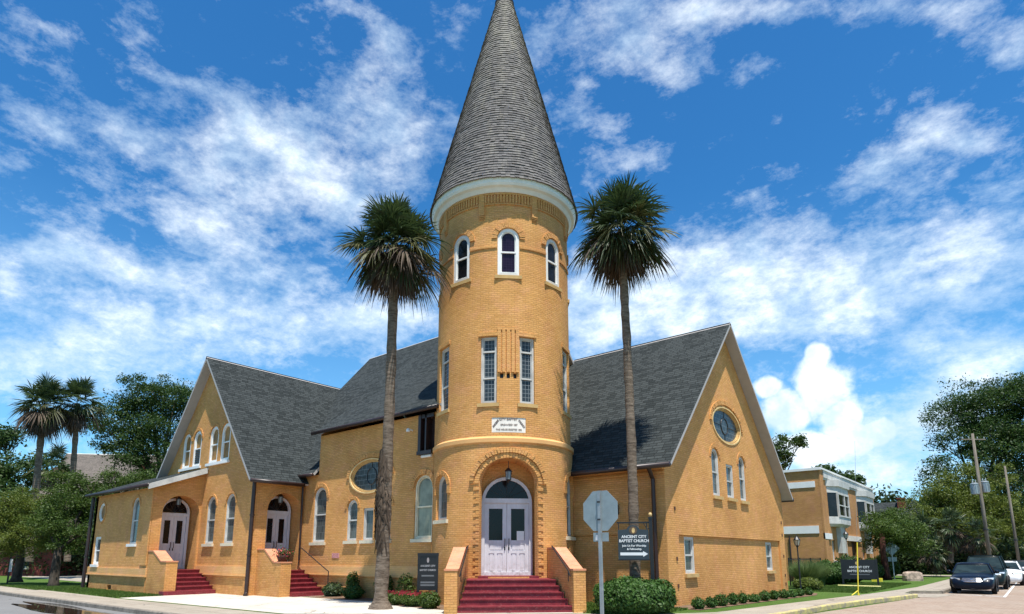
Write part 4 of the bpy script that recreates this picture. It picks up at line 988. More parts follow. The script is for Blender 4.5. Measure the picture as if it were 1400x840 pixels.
# ================================================================== VEGETATION
def unit(v): return v/np.linalg.norm(v)
def fan_leaf(V, F, base, dirv, pet, blade, nseg, rs, droop=.25, spread=115, width=.05, curl=.0):
    """one costapalmate leaf: petiole and a fan of narrow folded segments"""
    up = np.array([0, 0, 1.0]); d = unit(dirv)
    # petiole, bending down with its length
    p = [base + d*pet*s - up*pet*.28*s*s*max(0, 1-abs(d[2])) for s in (0, .5, 1)]
    side = np.cross(d, up); side = unit(side) if np.linalg.norm(side) > 1e-3 else np.array([1.0, 0, 0])
    b = len(V)
    for q in p: V += [q-side*.018, q+side*.018]
    F += [(b, b+1, b+3, b+2), (b+2, b+3, b+5, b+4)]
    hub = p[-1]; d2 = unit(p[2]-p[1]); n = unit(np.cross(side, d2)); 
    roll = rs.uniform(-.5, .5); c, s_ = math.cos(roll), math.sin(roll); side2 = side*c+n*s_; n2 = n*c-side*s_
    for i in range(nseg):
        th = math.radians(-spread+2*spread*(i+.5)/nseg+rs.uniform(-3, 3))
        sd = d2*math.cos(th)+side2*math.sin(th)
        sd = unit(sd + n2*(.25*abs(math.sin(th))))
        Ls = blade*(1-.38*abs(th)/math.radians(spread))*rs.uniform(.82, 1.08)
        w = np.cross(sd, n2); w = unit(w)*width*rs.uniform(.7, 1.1); w = w*math.cos(.6)+n2*width*math.sin(rs.choice([-.9, .9]))*.5
        b = len(V); K = 4; dr = droop*rs.uniform(.6, 1.5)
        for k in range(K+1):
            s = k/K; q = hub+sd*Ls*s - up*Ls*dr*s**2.2
            ww = w*(.25+1.1*math.sin(min(s*2.2, 1.57))*(1-s**2*.96))*.5
            if k == K: ww = w*.02
            V += [q-ww, q+ww]
        F += [(b+2*k, b+2*k+1, b+2*k+3, b+2*k+2) for k in range(K)]
def palm(name, base, top, r0, r1, crown, label, group, seed, nlive=42, ndead=20, boots=False, scale=1.0, nseg=34, lean=0.0, group_name=None, mound=True, kinds=True, blade=None):
    rs = np.random.RandomState(seed)
    base = np.array(base, float); top = np.array(top, float)
    root = empty(name, base, label, 'palm tree', group)
    mb = MB(); N = 46; rows = []; H = top[2]-base[2]
    for i in range(N+1):
        s = i/N; c = base+(top-base)*s + np.array([math.sin(s*3.1)*lean, math.cos(s*2.3+.5)*lean*.5, 0])
        r = r0+(r1-r0)*min(1, s*1.5)**.6
        if mound: r += r0*1.0*max(0, 1-s*H/.22)**1.3
        r *= 1+.05*math.sin(i*2.4)+rs.uniform(-.05, .05)
        rows.append([(c[0]+r*math.cos(a)*(1+.05*math.sin(3*a+i)), c[1]+r*math.sin(a)*(1+.05*math.cos(2*a+i)), c[2]-(.1 if i == 0 else 0)) for a in [2*math.pi*j/14 for j in range(14)]])
    mb.grid(rows); mb.build('trunk', PBARK, root, smooth=True)
    V, F, M = [], [], []; hc = top.copy(); bl = blade or crown*.56
    mats = [LEAF_PALM, LEAF_OLDP, LEAF_DEAD_SHADE]
    for i in range(nlive):
        u = (i+.5)/nlive; elv = math.radians(86-126*u**.92+rs.uniform(-9, 9)); a = i*2.399963+rs.uniform(-.25, .25)
        d = np.array([math.cos(elv)*math.cos(a), math.cos(elv)*math.sin(a), math.sin(elv)])
        f0 = len(F); b0 = hc+np.array([0, 0, .25-.5*u])*scale
        pet = crown*(.24+.40*rs.rand())*(.66 if elv < -.25 else 1.0 if elv < .8 else .92)
        fan_leaf(V, F, b0, d, pet, bl*rs.uniform(.8, 1.1)*(.82 if elv < -.25 else 1), nseg, rs, droop=.18+.45*u+(.15 if u > .6 else 0), width=.058*scale)
        M += [(2 if (u > .66 and rs.rand() < .5) else 1 if (u > .5 and rs.rand() < .45) else 0)]*(len(F)-f0)
    raw_mesh('crown', np.array(V), np.array(F), mats, root, np.array(M))
    if ndead:
        V, F, M = [], [], []
        for i in range(ndead):
            elv = math.radians(rs.uniform(-30, -84)); a = i*2.399963+rs.uniform(-.3, .3)
            d = np.array([math.cos(elv)*math.cos(a), math.cos(elv)*math.sin(a), math.sin(elv)])
            fan_leaf(V, F, hc+np.array([0, 0, -.25-rs.rand()*.35])*scale, d, crown*(rs.uniform(.12, .42) if elv > -1.05 else rs.uniform(.1, .25)), bl*rs.uniform(.55, .85), int(nseg*.7), rs, droop=.7, spread=95, width=.05*scale)
        raw_mesh('dead_fronds', np.array(V), np.array(F), LEAF_DEAD_SHADE, root)
    if boots:   # hanging fibre and old leaf bases wrapped round the trunk
        V, F = [], []
        for i in range(330):
            zb = rs.uniform(*boots[:2]); a = rs.normal(boots[2], .75); s = (zb-base[2])/H; c = base+(top-base)*s
            r = (r0+r1)/2*.98; ln = rs.uniform(.25, .7); w_ = rs.uniform(.012, .03)
            o = np.array([math.cos(a), math.sin(a), 0]); tt = np.array([-math.sin(a), math.cos(a), 0]); b = len(V)
            for k in range(4):
                q = c+o*(r+.03+.10*math.sin(k/3*2.2)*rs.uniform(.4, 1)*math.sin(math.pi*(zb-boots[0])/(boots[1]-boots[0])))+tt*.12*k/3*rs.uniform(-.4, 1.2); q[2] = zb-ln*k/3
                V += [q-tt*w_, q+tt*w_]
            F += [(b+2*k, b+2*k+1, b+2*k+3, b+2*k+2) for k in range(3)]
        raw_mesh('hanging_fibre', np.array(V), np.array(F), LEAF_DEAD_SHADE, root)
    return root
GP = 'tall palms flanking the tower'
palm('palm_tree', (-16.25, 12.95, 0), (-16.53, 13.25, 12.6), .235, .165, 2.05, 'tall palm left of the tower with a shaggy brown skirt and fibrous trunk', GP, 3, 92, 34, boots=(2.3, 5.2, -1.9), lean=.05)
palm('palm_tree', tuple(L(20.5, 3.95)), tuple(L(20.55, 3.93, 13.1)), .19, .145, 2.0, 'tall slender palm right of the tower, rising behind the hanging sign', GP, 5, 88, 30, lean=.08, mound=False)

def leaf_cloud(centers, radii, n, size, rs, puff=.32, npuff=26, flat=.75, up=.35):
    """leaf faces gathered in puffs near the surface of uneven lobes"""
    cs = np.array(centers, float); rr = np.array(radii, float); wgt = rr**2; wgt /= wgt.sum()
    P = []
    for c, r in zip(cs, rr):
        k = max(6, int(npuff*r*r/np.mean(rr**2)))
        v = rs.normal(size=(k, 3)); v /= np.linalg.norm(v, axis=1)[:, None]
        rad = r*rs.uniform(.45, 1.08, (k, 1))
        P.append(c+v*rad*np.array([1, 1, flat]))
    P = np.concatenate(P); pr = rs.uniform(.6, 1.35, len(P))*puff
    idx = rs.randint(0, len(P), n)
    pos = P[idx]+np.clip(rs.normal(size=(n, 3)), -1.7, 1.7)*pr[idx][:, None]*np.array([1, 1, .6])*.8
    nrm = rs.normal(size=(n, 3)); nrm[:, 2] = np.abs(nrm[:, 2])+up; nrm /= np.linalg.norm(nrm, axis=1)[:, None]
    t = np.cross(nrm, rs.normal(size=(n, 3))); t /= np.linalg.norm(t, axis=1)[:, None]; b = np.cross(nrm, t)
    s = size*rs.uniform(.6, 1.4, (n, 1))
    V = np.stack([pos-t*s, pos-b*s*.5, pos+t*s, pos+b*s*.5], 1).reshape(-1, 3)
    F = np.arange(n*4).reshape(-1, 4)
    return V, F
def tree(name, base, lobes, label, leafmat, n=16000, size=.16, seed=1, trunk_r=.3, trunk_h=3.0, cat='tree', group=None, puff=.5, npuff=26, bark=None, limbs=True, trunk_to=None):
    rs = np.random.RandomState(seed); base = np.array(base, float)
    root = empty(name, base, label, cat, group)
    cs = np.array([l[:3] for l in lobes]); rr = [l[3] for l in lobes]
    V, F = leaf_cloud(cs, rr, n, size, rs, puff, npuff); raw_mesh('crown', V, F, leafmat, root)
    if trunk_r > 0:
        mb = MB(); fork = base+np.array([0, 0, trunk_h]) if trunk_to is None else np.array(trunk_to, float)
        mb.tube([base-np.array([0, 0, .1]), base+(fork-base)*.08, base+(fork-base)*.5+rs.normal(size=3)*.05, fork], [trunk_r*1.6, trunk_r*1.1, trunk_r*.9, trunk_r*.8], 10)
        if limbs:
            for c, r in zip(cs, rr):
                mid_ = fork+(c-fork)*.5+rs.normal(size=3)*.25; mid_[2] += .2
                mb.tube([fork-np.array([0, 0, .2]), mid_, c], [trunk_r*.5, trunk_r*.3, trunk_r*.1], 7)
                for k in range(4):
                    v = rs.normal(size=3); v = unit(v); mb.tube([mid_+(c-mid_)*rs.uniform(.2, .9), c+v*r*.9], [trunk_r*.14, trunk_r*.03], 5)
        mb.build('trunk', bark or BARK, root, smooth=True)
    return root
def P3(px, py, fw):   # place by bearing, elevation and distance ahead (measured on the plan)
    xr = (px-700)/848.; yr = (602-py)/848.; ct, st = math.cos(TILT), math.sin(TILT)
    hz = ct-yr*st; v = Fh*hz+Rh*xr+Vector((0, 0, st+yr*ct)); v = v*(fw/hz); return (v.x, v.y, v.z+1.62)
def PL(px, py, fw, r): return (*P3(px, py, fw), r)
# left side of the church
tree('live_oak', P3(215, 760, 62), [PL(175, 570, 62, 3.2), PL(205, 545, 63, 3.2), PL(240, 548, 62, 3.0), PL(262, 560, 64, 2.6), PL(170, 610, 61, 3.0), PL(230, 600, 62, 3.6), PL(200, 640, 60, 2.6), PL(150, 590, 60, 1.7)], 'large dark green oak rising behind the left gable', LEAF_DARK, 46000, .11, 11, .5, 6, puff=.7, npuff=34)
tree('street_tree', (-42.4, 10.9, 0), [PL(95, 690, 37, 1.5), PL(130, 675, 38, 1.5), PL(160, 662, 39, 1.1), PL(190, 660, 40, .9), PL(70, 720, 36, 1.2), PL(105, 735, 36, 1.3), PL(128, 700, 38, 1.4), PL(95, 660, 38, 1.0)], 'dark-trunked leafy tree beside the left end of the church, crown above the porch roof', LEAF_MID, 36000, .06, 12, .24, 2.2, puff=.3, npuff=30)
tree('street_tree', P3(22, 794, 39), [PL(20, 700, 38, 1.5), PL(50, 705, 38, 1.4), PL(0, 715, 38, 1.4), PL(40, 735, 37, 1.3), PL(5, 748, 37, 1.0), PL(75, 745, 37, .9), PL(-30, 710, 38, 1.5), PL(30, 680, 39, 1.0)], 'pale-trunked leafy tree at the left edge of the photo with a yellow-green crown', LEAF_LIGHT, 34000, .06, 13, .25, 2.2, puff=.3, npuff=30)
palm('palm_tree', P3(40, 766, 46), P3(60, 556, 46), .28, .22, 2.5, 'bushy palm, left and fuller of the two beside the far grey roof', 'palms left of the church', 21, 64, 34, scale=1.5, nseg=26, mound=False)
palm('palm_tree', P3(92, 766, 48), P3(106, 552, 48), .24, .19, 2.4, 'thinner palm, right of the two in front of the far grey roof', 'palms left of the church', 22, 52, 26, scale=1.5, nseg=26, mound=False)
palm('palm_tree', P3(75, 768, 56), P3(76, 640, 56), .3, .26, 2.1, 'low palm half hidden behind the yellow-green street trees', 'palms left of the church', 23, 26, 8, scale=1.5, nseg=22, mound=False)
tree('background_tree', P3(10, 768, 64), [PL(5, 600, 64, 2.2), PL(-25, 590, 64, 3), PL(20, 650, 62, 3), PL(-10, 660, 60, 3), PL(60, 640, 64, 2.2), PL(-40, 640, 62, 3)], 'dark tree at the far left edge behind the palms', LEAF_DARK, 15000, .17, 14, .4, 4, puff=.7)
tree('background_tree', P3(120, 768, 58), [PL(110, 690, 58, 2.6), PL(60, 710, 56, 2.6), PL(150, 700, 56, 2.2), PL(20, 700, 58, 2.6), PL(85, 735, 54, 1.6)], 'dark bushy tree under the far grey roof, behind the two street trees', LEAF_DARK, 14000, .16, 15, .3, 3, puff=.6)
# right side
tree('tall_tree', P3(1350, 768, 76), [PL(1335, 560, 76, 5), PL(1308, 605, 76, 2.8), PL(1290, 645, 74, 2.6), PL(1282, 680, 74, 2.2), PL(1380, 560, 74, 5), PL(1410, 545, 72, 4), PL(1375, 620, 72, 5), PL(1420, 620, 70, 6), PL(1345, 600, 76, 4), PL(1395, 690, 70, 5), PL(1330, 545, 78, 2.6), PL(1440, 540, 70, 5)], 'very tall dark tree filling the right edge of the photo behind the poles', LEAF_DARK, 90000, .135, 31, .55, 7, puff=.95, npuff=40)
tree('spreading_tree', P3(1320, 770, 62), [PL(1300, 670, 62, 2.6), PL(1335, 660, 62, 2.8), PL(1270, 690, 61, 2.2), PL(1360, 690, 60, 2.6), PL(1320, 700, 60, 2.6), PL(1265, 710, 60, 1.8), PL(1385, 720, 60, 2.2), PL(1345, 725, 58, 2.0)], 'broad yellow-green tree behind the parked cars', LEAF_LIGHT, 40000, .095, 32, .35, 4, puff=.55, npuff=30)
for i, (px, py, fw, sc) in enumerate(((1262, 728, 54, 1), (1300, 722, 53, 1.1), (1338, 735, 52, 1), (1278, 755, 52, .8))):
    palm('cabbage_palm', P3(px, 768, fw), P3(px, py, fw), .22, .18, 1.75*sc, ['low palm left of the row before the yellow-green tree', 'tallest of the low palms before the yellow-green tree, pale drooping fronds', 'low palm straight above the dark sedan and black van', 'stunted palm in the shade nearest the grey boulder'][i], 'low palms beneath the trees behind the cars', 40+i, 26, 9, scale=1.4, nseg=22, mound=False)
tree('bushy_tree', P3(1213, 791, 46), [PL(1210, 718, 47, 1.4), PL(1235, 728, 48, 1.3), PL(1222, 742, 48, 1.2), PL(1202, 738, 48, .9), PL(1245, 745, 49, 1.1), PL(1222, 710, 49, 1.0), PL(1205, 722, 44.6, .75), PL(1222, 728, 44.8, .6)], 'round green tree just right of the two-storey brick annex', LEAF_MID, 22000, .075, 33, .21, 3.4, bark=plain('reddish_bark', (.055, .024, .018), .9, .1, var=.4, sc=8, bmp=.6), limbs=False, puff=.42)
tree('background_tree', P3(1072, 768, 60), [PL(1062, 602, 60, .8), PL(1078, 606, 61, .9), PL(1093, 610, 60, .6), PL(1072, 622, 60, .8), PL(1064, 630, 60, .9), PL(1088, 600, 60, .45), PL(1058, 620, 60, 1)], 'open twisted branches of a tree showing just right of the gable roof', LEAF_DARK, 2600, .14, 34, .16, 7, puff=.32, npuff=7)
tree('background_tree', P3(1160, 768, 82), [PL(1160, 656, 82, 1.2), PL(1172, 658, 82, .9), PL(1125, 645, 82, 1.2), PL(1140, 652, 82, 1)], 'treetops peeping over the flat roof of the annex', LEAF_DARK, 3000, .2, 35, .3, 6, puff=.5)
# a distant wooded horizon, too dense to count
def wood(name, pts, n, seed, size=.35):
    rs = np.random.RandomState(seed); V, F = leaf_cloud([p[:3] for p in pts], [p[3] for p in pts], n, size, rs, 1.3, 26, .8)
    return tag(raw_mesh(name, V, F, LEAF_FAR), kind='stuff')
wood('far_woodland', [PL(1170+i*24, 740+rng.uniform(-8, 5), 92+rng.uniform(-4, 6), 4.2) for i in range(16)]+[PL(1190+i*30, 712+rng.uniform(-8, 8), 98, 4.5) for i in range(12)], 42000, 51)
wood('far_woodland', [PL(-60+i*24, 735+rng.uniform(-8, 6), 84+rng.uniform(-4, 6), 4.0) for i in range(10)], 16000, 52)
wood('undergrowth', [PL(1215+i*15, 764+rng.uniform(-3, 2), 64+rng.uniform(-3, 3), 1.5) for i in range(14)], 14000, 53, .2)
wood('undergrowth', [PL(30+i*14, 768+rng.uniform(-3, 2), 58+rng.uniform(-2, 2), 1.2) for i in range(7)], 6000, 54, .16)

def bush(name, c, r, h, label, mat, n, size, seed, cat='shrub', group=None, parent=True, boxy=False, mats2=None):
    rs = np.random.RandomState(seed); root = empty(name, c, label, cat, group)
    v = rs.normal(size=(n, 3)); v /= np.linalg.norm(v, axis=1)[:, None]
    if boxy: v = np.sign(v)*np.abs(v)**.8; v /= np.maximum(1, np.linalg.norm(v, axis=1)/1.22)[:, None]
    v[:, 2] = v[:, 2]*.5+.5
    rad = rs.uniform(.72, 1.02, (n, 1))
    lump = 1+.06*np.sin(v[:, :1]*5+seed)*np.cos(v[:, 1:2]*4+seed)+.04*np.sin(v[:, 2:3]*9+v[:, :1]*7)
    pos = np.array(c)+np.array([0, 0, .02])+v*np.array([r, r, h])*rad*lump+rs.normal(size=(n, 3))*.02
    nr = v*np.array([1, 1, .8])+rs.normal(size=(n, 3))*.6; nr /= np.linalg.norm(nr, axis=1)[:, None]
    t = np.cross(nr, rs.normal(size=(n, 3))); t /= np.linalg.norm(t, axis=1)[:, None]; b = np.cross(nr, t)
    s = size*rs.uniform(.6, 1.4, (n, 1)); V = np.stack([pos-t*s, pos-b*s*.55, pos+t*s, pos+b*s*.55], 1).reshape(-1, 3)
    V[:, 2] = np.maximum(V[:, 2], c[2]+.005)
    raw_mesh('foliage', V, np.arange(n*4).reshape(-1, 4), mat, root)
    mb = MB(); 
    for k in range(5):
        a = k*1.3; mb.tube([(c[0], c[1], c[2]-.02), (c[0]+r*.5*math.cos(a), c[1]+r*.5*math.sin(a), c[2]+h*.6)], [.02, .008], 5)
    mb.build('stem', BARK, root); return root
h = bush('clipped_hedge', tuple(L(18.7, 3.58)), 1.10, .98, 'large round clipped hedge in front of the hanging sign', LEAF_HEDGE, 26000, .045, 61, 'hedge', boxy=True)
# little row along the right wall
ORD = ['first', 'second', 'third', 'fourth', 'fifth', 'sixth', 'seventh', 'eighth', 'ninth', 'tenth', 'eleventh', 'last']
for i, (x, y) in enumerate(((-8.42, 19.3), (-8.32, 20.1), (-8.34, 21.0), (-8.25, 21.8), (-8.2, 22.6), (-8.15, 23.6), (-8.05, 24.5), (-8.0, 25.4), (-7.95, 26.4), (-7.9, 27.3), (-7.85, 28.3), (-7.8, 29.4))):
    bush('box_shrub', (x, y, .01), .21*rng.uniform(.75, 1.25), .32*rng.uniform(.75, 1.2), '%s little round shrub from the street corner in the row under the right gable wall' % ORD[i], LEAF_HEDGE, 700, .035, 70+i, 'shrub', 'shrubs along the right gable wall')
# planting along the nave wall
bush('cycad', (-22.9, 15.75, .01), .42, .5, 'low spiky green plant nearest the middle stairs', LEAF_PALM, 1500, .07, 90)
bush('leafy_shrub', (-21.35, 15.6, .01), .26, 1.0, 'tallest leafy shrub under the round window', LEAF_MID, 1100, .055, 91)
bush('leafy_shrub', (-20.9, 15.3, .01), .42, .5, 'low bush at the foot of the tallest leafy shrub', LEAF_HEDGE, 1600, .045, 92)
bush('leafy_shrub', (-19.4, 15.6, .01), .36, 1.0, 'leafy shrub half hidden behind the left palm trunk', LEAF_MID, 900, .05, 93)
bush('leafy_shrub', (-18.05, 15.55, .01), .33, 1.0, 'upright leafy shrub between the left palm and the black notice board', LEAF_MID, 900, .05, 94)
def flowers(c, r, n, seed, label):
    o = bush('flower_bed', c, r, .42, label, LEAF_MID, 2600, .035, seed, 'flower bed')
    rs = np.random.RandomState(seed); pos = np.array(c)+rs.uniform(-1, 1, (n, 3))*np.array([r*.9, r*.9, .05])+np.array([0, 0, .42])
    t = unit(np.array([1, .3, .2])); b = unit(np.cross(t, [0.1, .9, .5])); s = .028
    V = np.stack([pos-t*s, pos-b*s, pos+t*s, pos+b*s], 1).reshape(-1, 3); raw_mesh('blossom', V, np.arange(n*4).reshape(-1, 4), FLOWER, o)
flowers((-17.15, 14.5, .01), .5, 140, 95, 'dark red and pink flowers left of the black notice board')
flowers((-16.2, 14.35, .01), .48, 220, 96, 'pink flowers at the foot of the black notice board')
bush('leafy_shrub', (-15.1, 14.0, .01), .36, .5, 'low green bush against the left stair wall of the tower', LEAF_MID, 1500, .045, 97)
# flower pot on the middle stair pier
pot = empty('flower_pot', (-24.32, 14.18, 1.43), 'dark round pot of red flowers on top of the middle stair wall', 'flower pot')
mb = MB(); mb.lathe([(.01, 1.435), (.17, 1.435), (.23, 1.6), (.26, 1.68), (.23, 1.69), (.2, 1.62), (.01, 1.62)], (-24.32, 14.18), 16); mb.build('pot', plain('brown_pot', (.06, .02, .015)), pot, smooth=True)
rs = np.random.RandomState(5); n = 420; pos = np.array([-24.32, 14.18, 1.78])+rs.normal(size=(n, 3))*np.array([.15, .15, .09]); t = rs.normal(size=(n, 3)); t /= np.linalg.norm(t, axis=1)[:, None]; b = np.cross(t, rs.normal(size=(n, 3))); b /= np.linalg.norm(b, axis=1)[:, None]
V = np.stack([pos-t*.035, pos-b*.025, pos+t*.035, pos+b*.025], 1).reshape(-1, 3); raw_mesh('foliage', V, np.arange(n*4).reshape(-1, 4), [LEAF_HEDGE, FLOWER], pot, (rs.rand(n) < .35).astype(int))
# reeds and bushes before the annex
def reeds(c, r, h, n, label, seed, group=None, mat=None):
    rs = np.random.RandomState(seed); root = empty('ornamental_grass', c, label, 'ornamental grass', group); V, F = [], []
    for i in range(n):
        a = rs.uniform(0, 6.283); rr = r*.35*math.sqrt(rs.rand()); q = np.array([c[0]+rr*math.cos(a), c[1]+rr*math.sin(a), c[2]]); o = np.array([math.cos(a+rs.normal()*.4), math.sin(a+rs.normal()*.4), 0])
        ln = h*rs.uniform(.7, 1.15); t = np.array([-o[1], o[0], 0])*.014; b = len(V); lean = rs.uniform(.2, .9)
        for k in range(5):
            s = k/4; p = q+o*r*lean*s*s*1.0+np.array([0, 0, ln*(s-.42*lean*s**3)]); V += [p-t*(1-s*.9), p+t*(1-s*.9)]
        F += [(b+2*k, b+2*k+1, b+2*k+3, b+2*k+2) for k in range(4)]
    raw_mesh('blades', np.array(V), np.array(F), mat or REED, root)
for i, (x, y, l_) in enumerate(((-9.4, 35.2, 'arching clump of grass nearest the church corner'), (-9.9, 37.0, 'arching clump of grass in the middle of the bed by the iron fence'), (-9.9, 39.2, 'arching clump of grass nearest the black sign board'))):
    reeds((x, y, 0), 1.15, 1.55, 1500, l_, 120+i, 'grass clumps beside the church')
bush('rounded_bush', (-9.9, 41.8, 0), 1.3, 1.35, 'dark green bush against the annex behind the grass clumps', LEAF_HEDGE, 9000, .07, 130)
bush('rounded_bush', (-9.2, 44.2, 0), .9, 1.7, 'upright dark bush at the corner of the annex', LEAF_DARK, 6000, .07, 131)
bush('rounded_bush', (-8.9, 33.6, 0), .7, .6, 'yellow-green ground shrub at the far end of the gable wall', LEAF_LIGHT, 3500, .05, 132)
bush('rounded_bush', (-9.6, 52.5, 0), 1.0, 1.4, 'green bush under the second bay window', LEAF_MID, 5000, .08, 133)
bush('rounded_bush', (-9.6, 58.0, 0), 1.2, 1.7, 'green bush at the far end of the annex front', LEAF_MID, 5000, .09, 134)
# lawn blades where the grass is near enough to read
def blades(poly_rects, n, seed, name='grass_tufts'):
    rs = np.random.RandomState(seed); A = [abs((r_[1]-r_[0])*(r_[3]-r_[2])) for r_ in poly_rects]; V = []
    for r_, a in zip(poly_rects, A):
        k = int(n*a/sum(A)); x = rs.uniform(r_[0], r_[1], k); y = rs.uniform(r_[2], r_[3], k); y2 = y+(r_[4] if len(r_) > 4 else 0)*(x-r_[0])
        p = np.stack([x, y2, np.zeros(k)], 1); an = rs.uniform(0, 3.14, k); t = np.stack([np.cos(an), np.sin(an), np.zeros(k)], 1)*.02
        h_ = rs.uniform(.03, .085, (k, 1))*np.array([[0, 0, 1.0]]); ln = rs.normal(size=(k, 3))*.02; ln[:, 2] = 0
        V.append(np.stack([p-t, p+t, p+h_+ln+t*.2, p+h_+ln-t*.2], 1).reshape(-1, 3))
    V = np.concatenate(V); return tag(raw_mesh(name, V, np.arange(len(V)).reshape(-1, 4), GRASSB), kind='stuff')
blades([(-38.6, -28.8, 9.55, 11.35), (-48, -38.6, 9.2, 13)], 42000, 1)
blades([(-12.9, -9.4, 16.9, 19.2), (-11.2, -9.4, 15.9, 17.0), (-9.4, -8.6, 17.4, 19.0)], 16000, 2)
blades([(-9.2, -6.2, 32.6, 46)], 42000, 3)
# ================================================================== ANNEX AND FAR HOUSES
AX, AY = -11.0, 46.25
annex = empty('brick_annex', (AX-6, AY+9, 0), 'two-storey flat-roofed brick annex with white bands and two bay windows', 'building')
fx, fy = FX(AX), FY(AY)
low_w = [('rect', 48.75, 1.4, .85, 1.4, None), ('rect', 52.2, 1.4, .85, 1.4, None), ('rect', 58.6, 1.4, .85, 1.4, None), ('rect', 62.6, 1.4, .85, 1.4, None)]
mb = MB(); panel(mb, [(AY, 0), (64.6, 0), (64.6, 7.3), (AY, 7.3)], [shape(*w_) for w_ in low_w]+[[(54.4, .1), (56.3, .1), (56.3, 2.8), (54.4, 2.8)]], fx, .25, edge=False)
panel(mb, [(-34, 0), (AX, 0), (AX, 7.55), (-34, 7.55)], [], fy, edge=False)
mb.poly([(-11, 64.6, 0), (-34, 64.6, 0), (-34, 64.6, 7.3), (-11, 64.6, 7.3)], [(0, 0), (23, 0), (23, 7.3), (0, 7.3)]); mb.poly([(-34, AY, 7.5), (AX, AY, 7.5), (AX, 64.6, 7.3), (-34, 64.6, 7.3)])
mb.build('wall', BRICK_AN, annex)
for w_ in low_w: window(annex, fx, *w_, fmat=CREAM, gmat=G_DARK, sill=WHITE)
mb = MB(); mb.box(54.4, 56.3, .1, 2.8, -.24, -.18, fx); mb.build('door', plain('brown_door', (.10, .055, .03)), annex)
mb = MB(); mb.box(AY+.9, 64.0, 7.12, 7.62, -.02, .14, fx); mb.box(AY+.9, 64.0, 6.98, 7.12, -.02, .07, fx); mb.build('cornice', CREAM, annex)
mb = MB(); mb.box(AY-.02, 64.6, 7.62, 7.74, -.3, .2, fx); mb.box(-34, AX+.18, 7.55, 7.72, -.3, .12, fy); mb.build('coping', WHITE, annex)
mb = MB(); mb.box(AY, AY+.85, 0, 7.6, -.01, .1, fx); mb.build('pilaster', BRICK_AN, annex); mb = MB(); mb.box(64.0, 64.6, 0, 7.62, -.01, .1, fx); mb.build('pilaster', BRICK_AN, annex)
for (a, b) in ((6.38, 6.8), (3.22, 3.74)):
    mb = MB(); mb.box(-30, AX-.25, a, b, -.01, .05, fy); mb.build('white_band', WHITE, annex)
for a, b in ((AY, 48.1), (53.0, 57.6), (63.2, 64.0)):
    mb = MB(); mb.box(a, b, 2.84, 3.24, -.01, .12, fx); mb.build('white_band', WHITE, annex)
for y0 in (48.2, 57.8):
    y1 = y0+4.7
    def ring(z, o): return [(AX, y0-o, z), (AX+.55+o, y0+.75-o*.4, z), (AX+.55+o, y1-.75+o*.4, z), (AX, y1+o, z)]
    mb = MB(); mb.grid([ring(3.75, -.25), ring(3.95, 0), ring(4.45, 0)], False); mb.grid([ring(6.15, 0), ring(6.55, 0), ring(6.6, .12), ring(7.05, .14), ring(7.06, -.1)], False); mb.poly(ring(3.75, -.25)); mb.poly(ring(7.06, 0)[::-1])
    for u in (y0+.75, y0+2.65, y1-.75): mb.box(u-.09, u+.09, 4.4, 6.2, .40, .565, fx)
    mb.box(y0+.7, y1-.7, 4.45, 4.55, .4, .6, fx); mb.box(y0+.7, y1-.7, 6.05, 6.2, .4, .57, fx); mb.box(y0+.7, y1-.7, 5.25, 5.32, .45, .55, fx)
    bay = mb.build('bay_window', CREAM, annex)
    mb = MB(); r_ = [(AX, y0+.02), (AX+.5, y0+.76), (AX+.5, y1-.76), (AX, y1-.02)]
    for p, q in zip(r_, r_[1:]): mb.poly([(*p, 4.4), (*q, 4.4), (*q, 6.2), (*p, 6.2)])
    mb.build('pane', G_DARK, bay)
    mb = MB(); mb.box(y0+1.75, y1-1.75, 1.9, 3.78, 0, .3, fx); mb.build('panel_below_bay', CREAM, annex)
mb = MB(); mb.tube([(-13.2, AY-.08, 0), (-13.2, AY-.08, 3.1)], .05, 6); mb.build('downspout', GUTTER, annex)
mb = MB()   # roof plant edges
mb.wbox(-20, -16, 52, 56, 7.4, 8.2); mb.build('roof_box', DARKG, annex)

def house(label, c, ang, w_, d_, h, rz, wallm, roofm, chim=None, wins=(), dorm=False, cat='house'):
    root = empty('house', (*c, 0), label, cat)
    ca, sa = math.cos(ang), math.sin(ang)
    G = lambda x, y, z: (c[0]+x*ca-y*sa, c[1]+x*sa+y*ca, z)
    mb = MB(); a, b = w_/2, d_/2
    Fm = lambda u, z, d: G(u, -b-d, z)
    panel(mb, [(-a, 0), (a, 0), (a, h), (-a, h)], [shape('rect', *q) for q in wins], Fm, .2, edge=False)
    for s_ in (-1, 1): mb.poly([G(s_*a, -b, 0), G(s_*a, b, 0), G(s_*a, b, h), G(s_*a, 0, rz), G(s_*a, -b, h)], [(-b, 0), (b, 0), (b, h), (0, rz), (-b, h)])
    mb.poly([G(a, b, 0), G(-a, b, 0), G(-a, b, h), G(a, b, h)]); mb.build('wall', wallm, root)
    o = .5; k = (rz-h)/b
    for s_ in (-1, 1):
        P = [G(-a-o, s_*(b+o), h-k*o), G(a+o, s_*(b+o), h-k*o), G(a+o, 0, rz), G(-a-o, 0, rz)]
        if s_ > 0: P = [P[1], P[0], P[3], P[2]]
        slab('roof', [Vector(p)+Vector((0, 0, .12)) for p in P], .14, [roofm, CREAM], root)
    for q in wins: window(root, Fm, 'rect', *q, fmat=WHITE, gmat=G_DARK)
    if chim:
        for x, y, z0, z1, s_ in chim:
            mb = MB(); mb.box(x-s_, x+s_, z0, z1, -s_, s_, lambda u, z, d: G(u, y-d, z)); mb.box(x-s_*1.15, x+s_*1.15, z1, z1+.15, -s_*1.15, s_*1.15, lambda u, z, d: G(u, y-d, z)); mb.build('chimney', RED_BRICK, root)
    return root
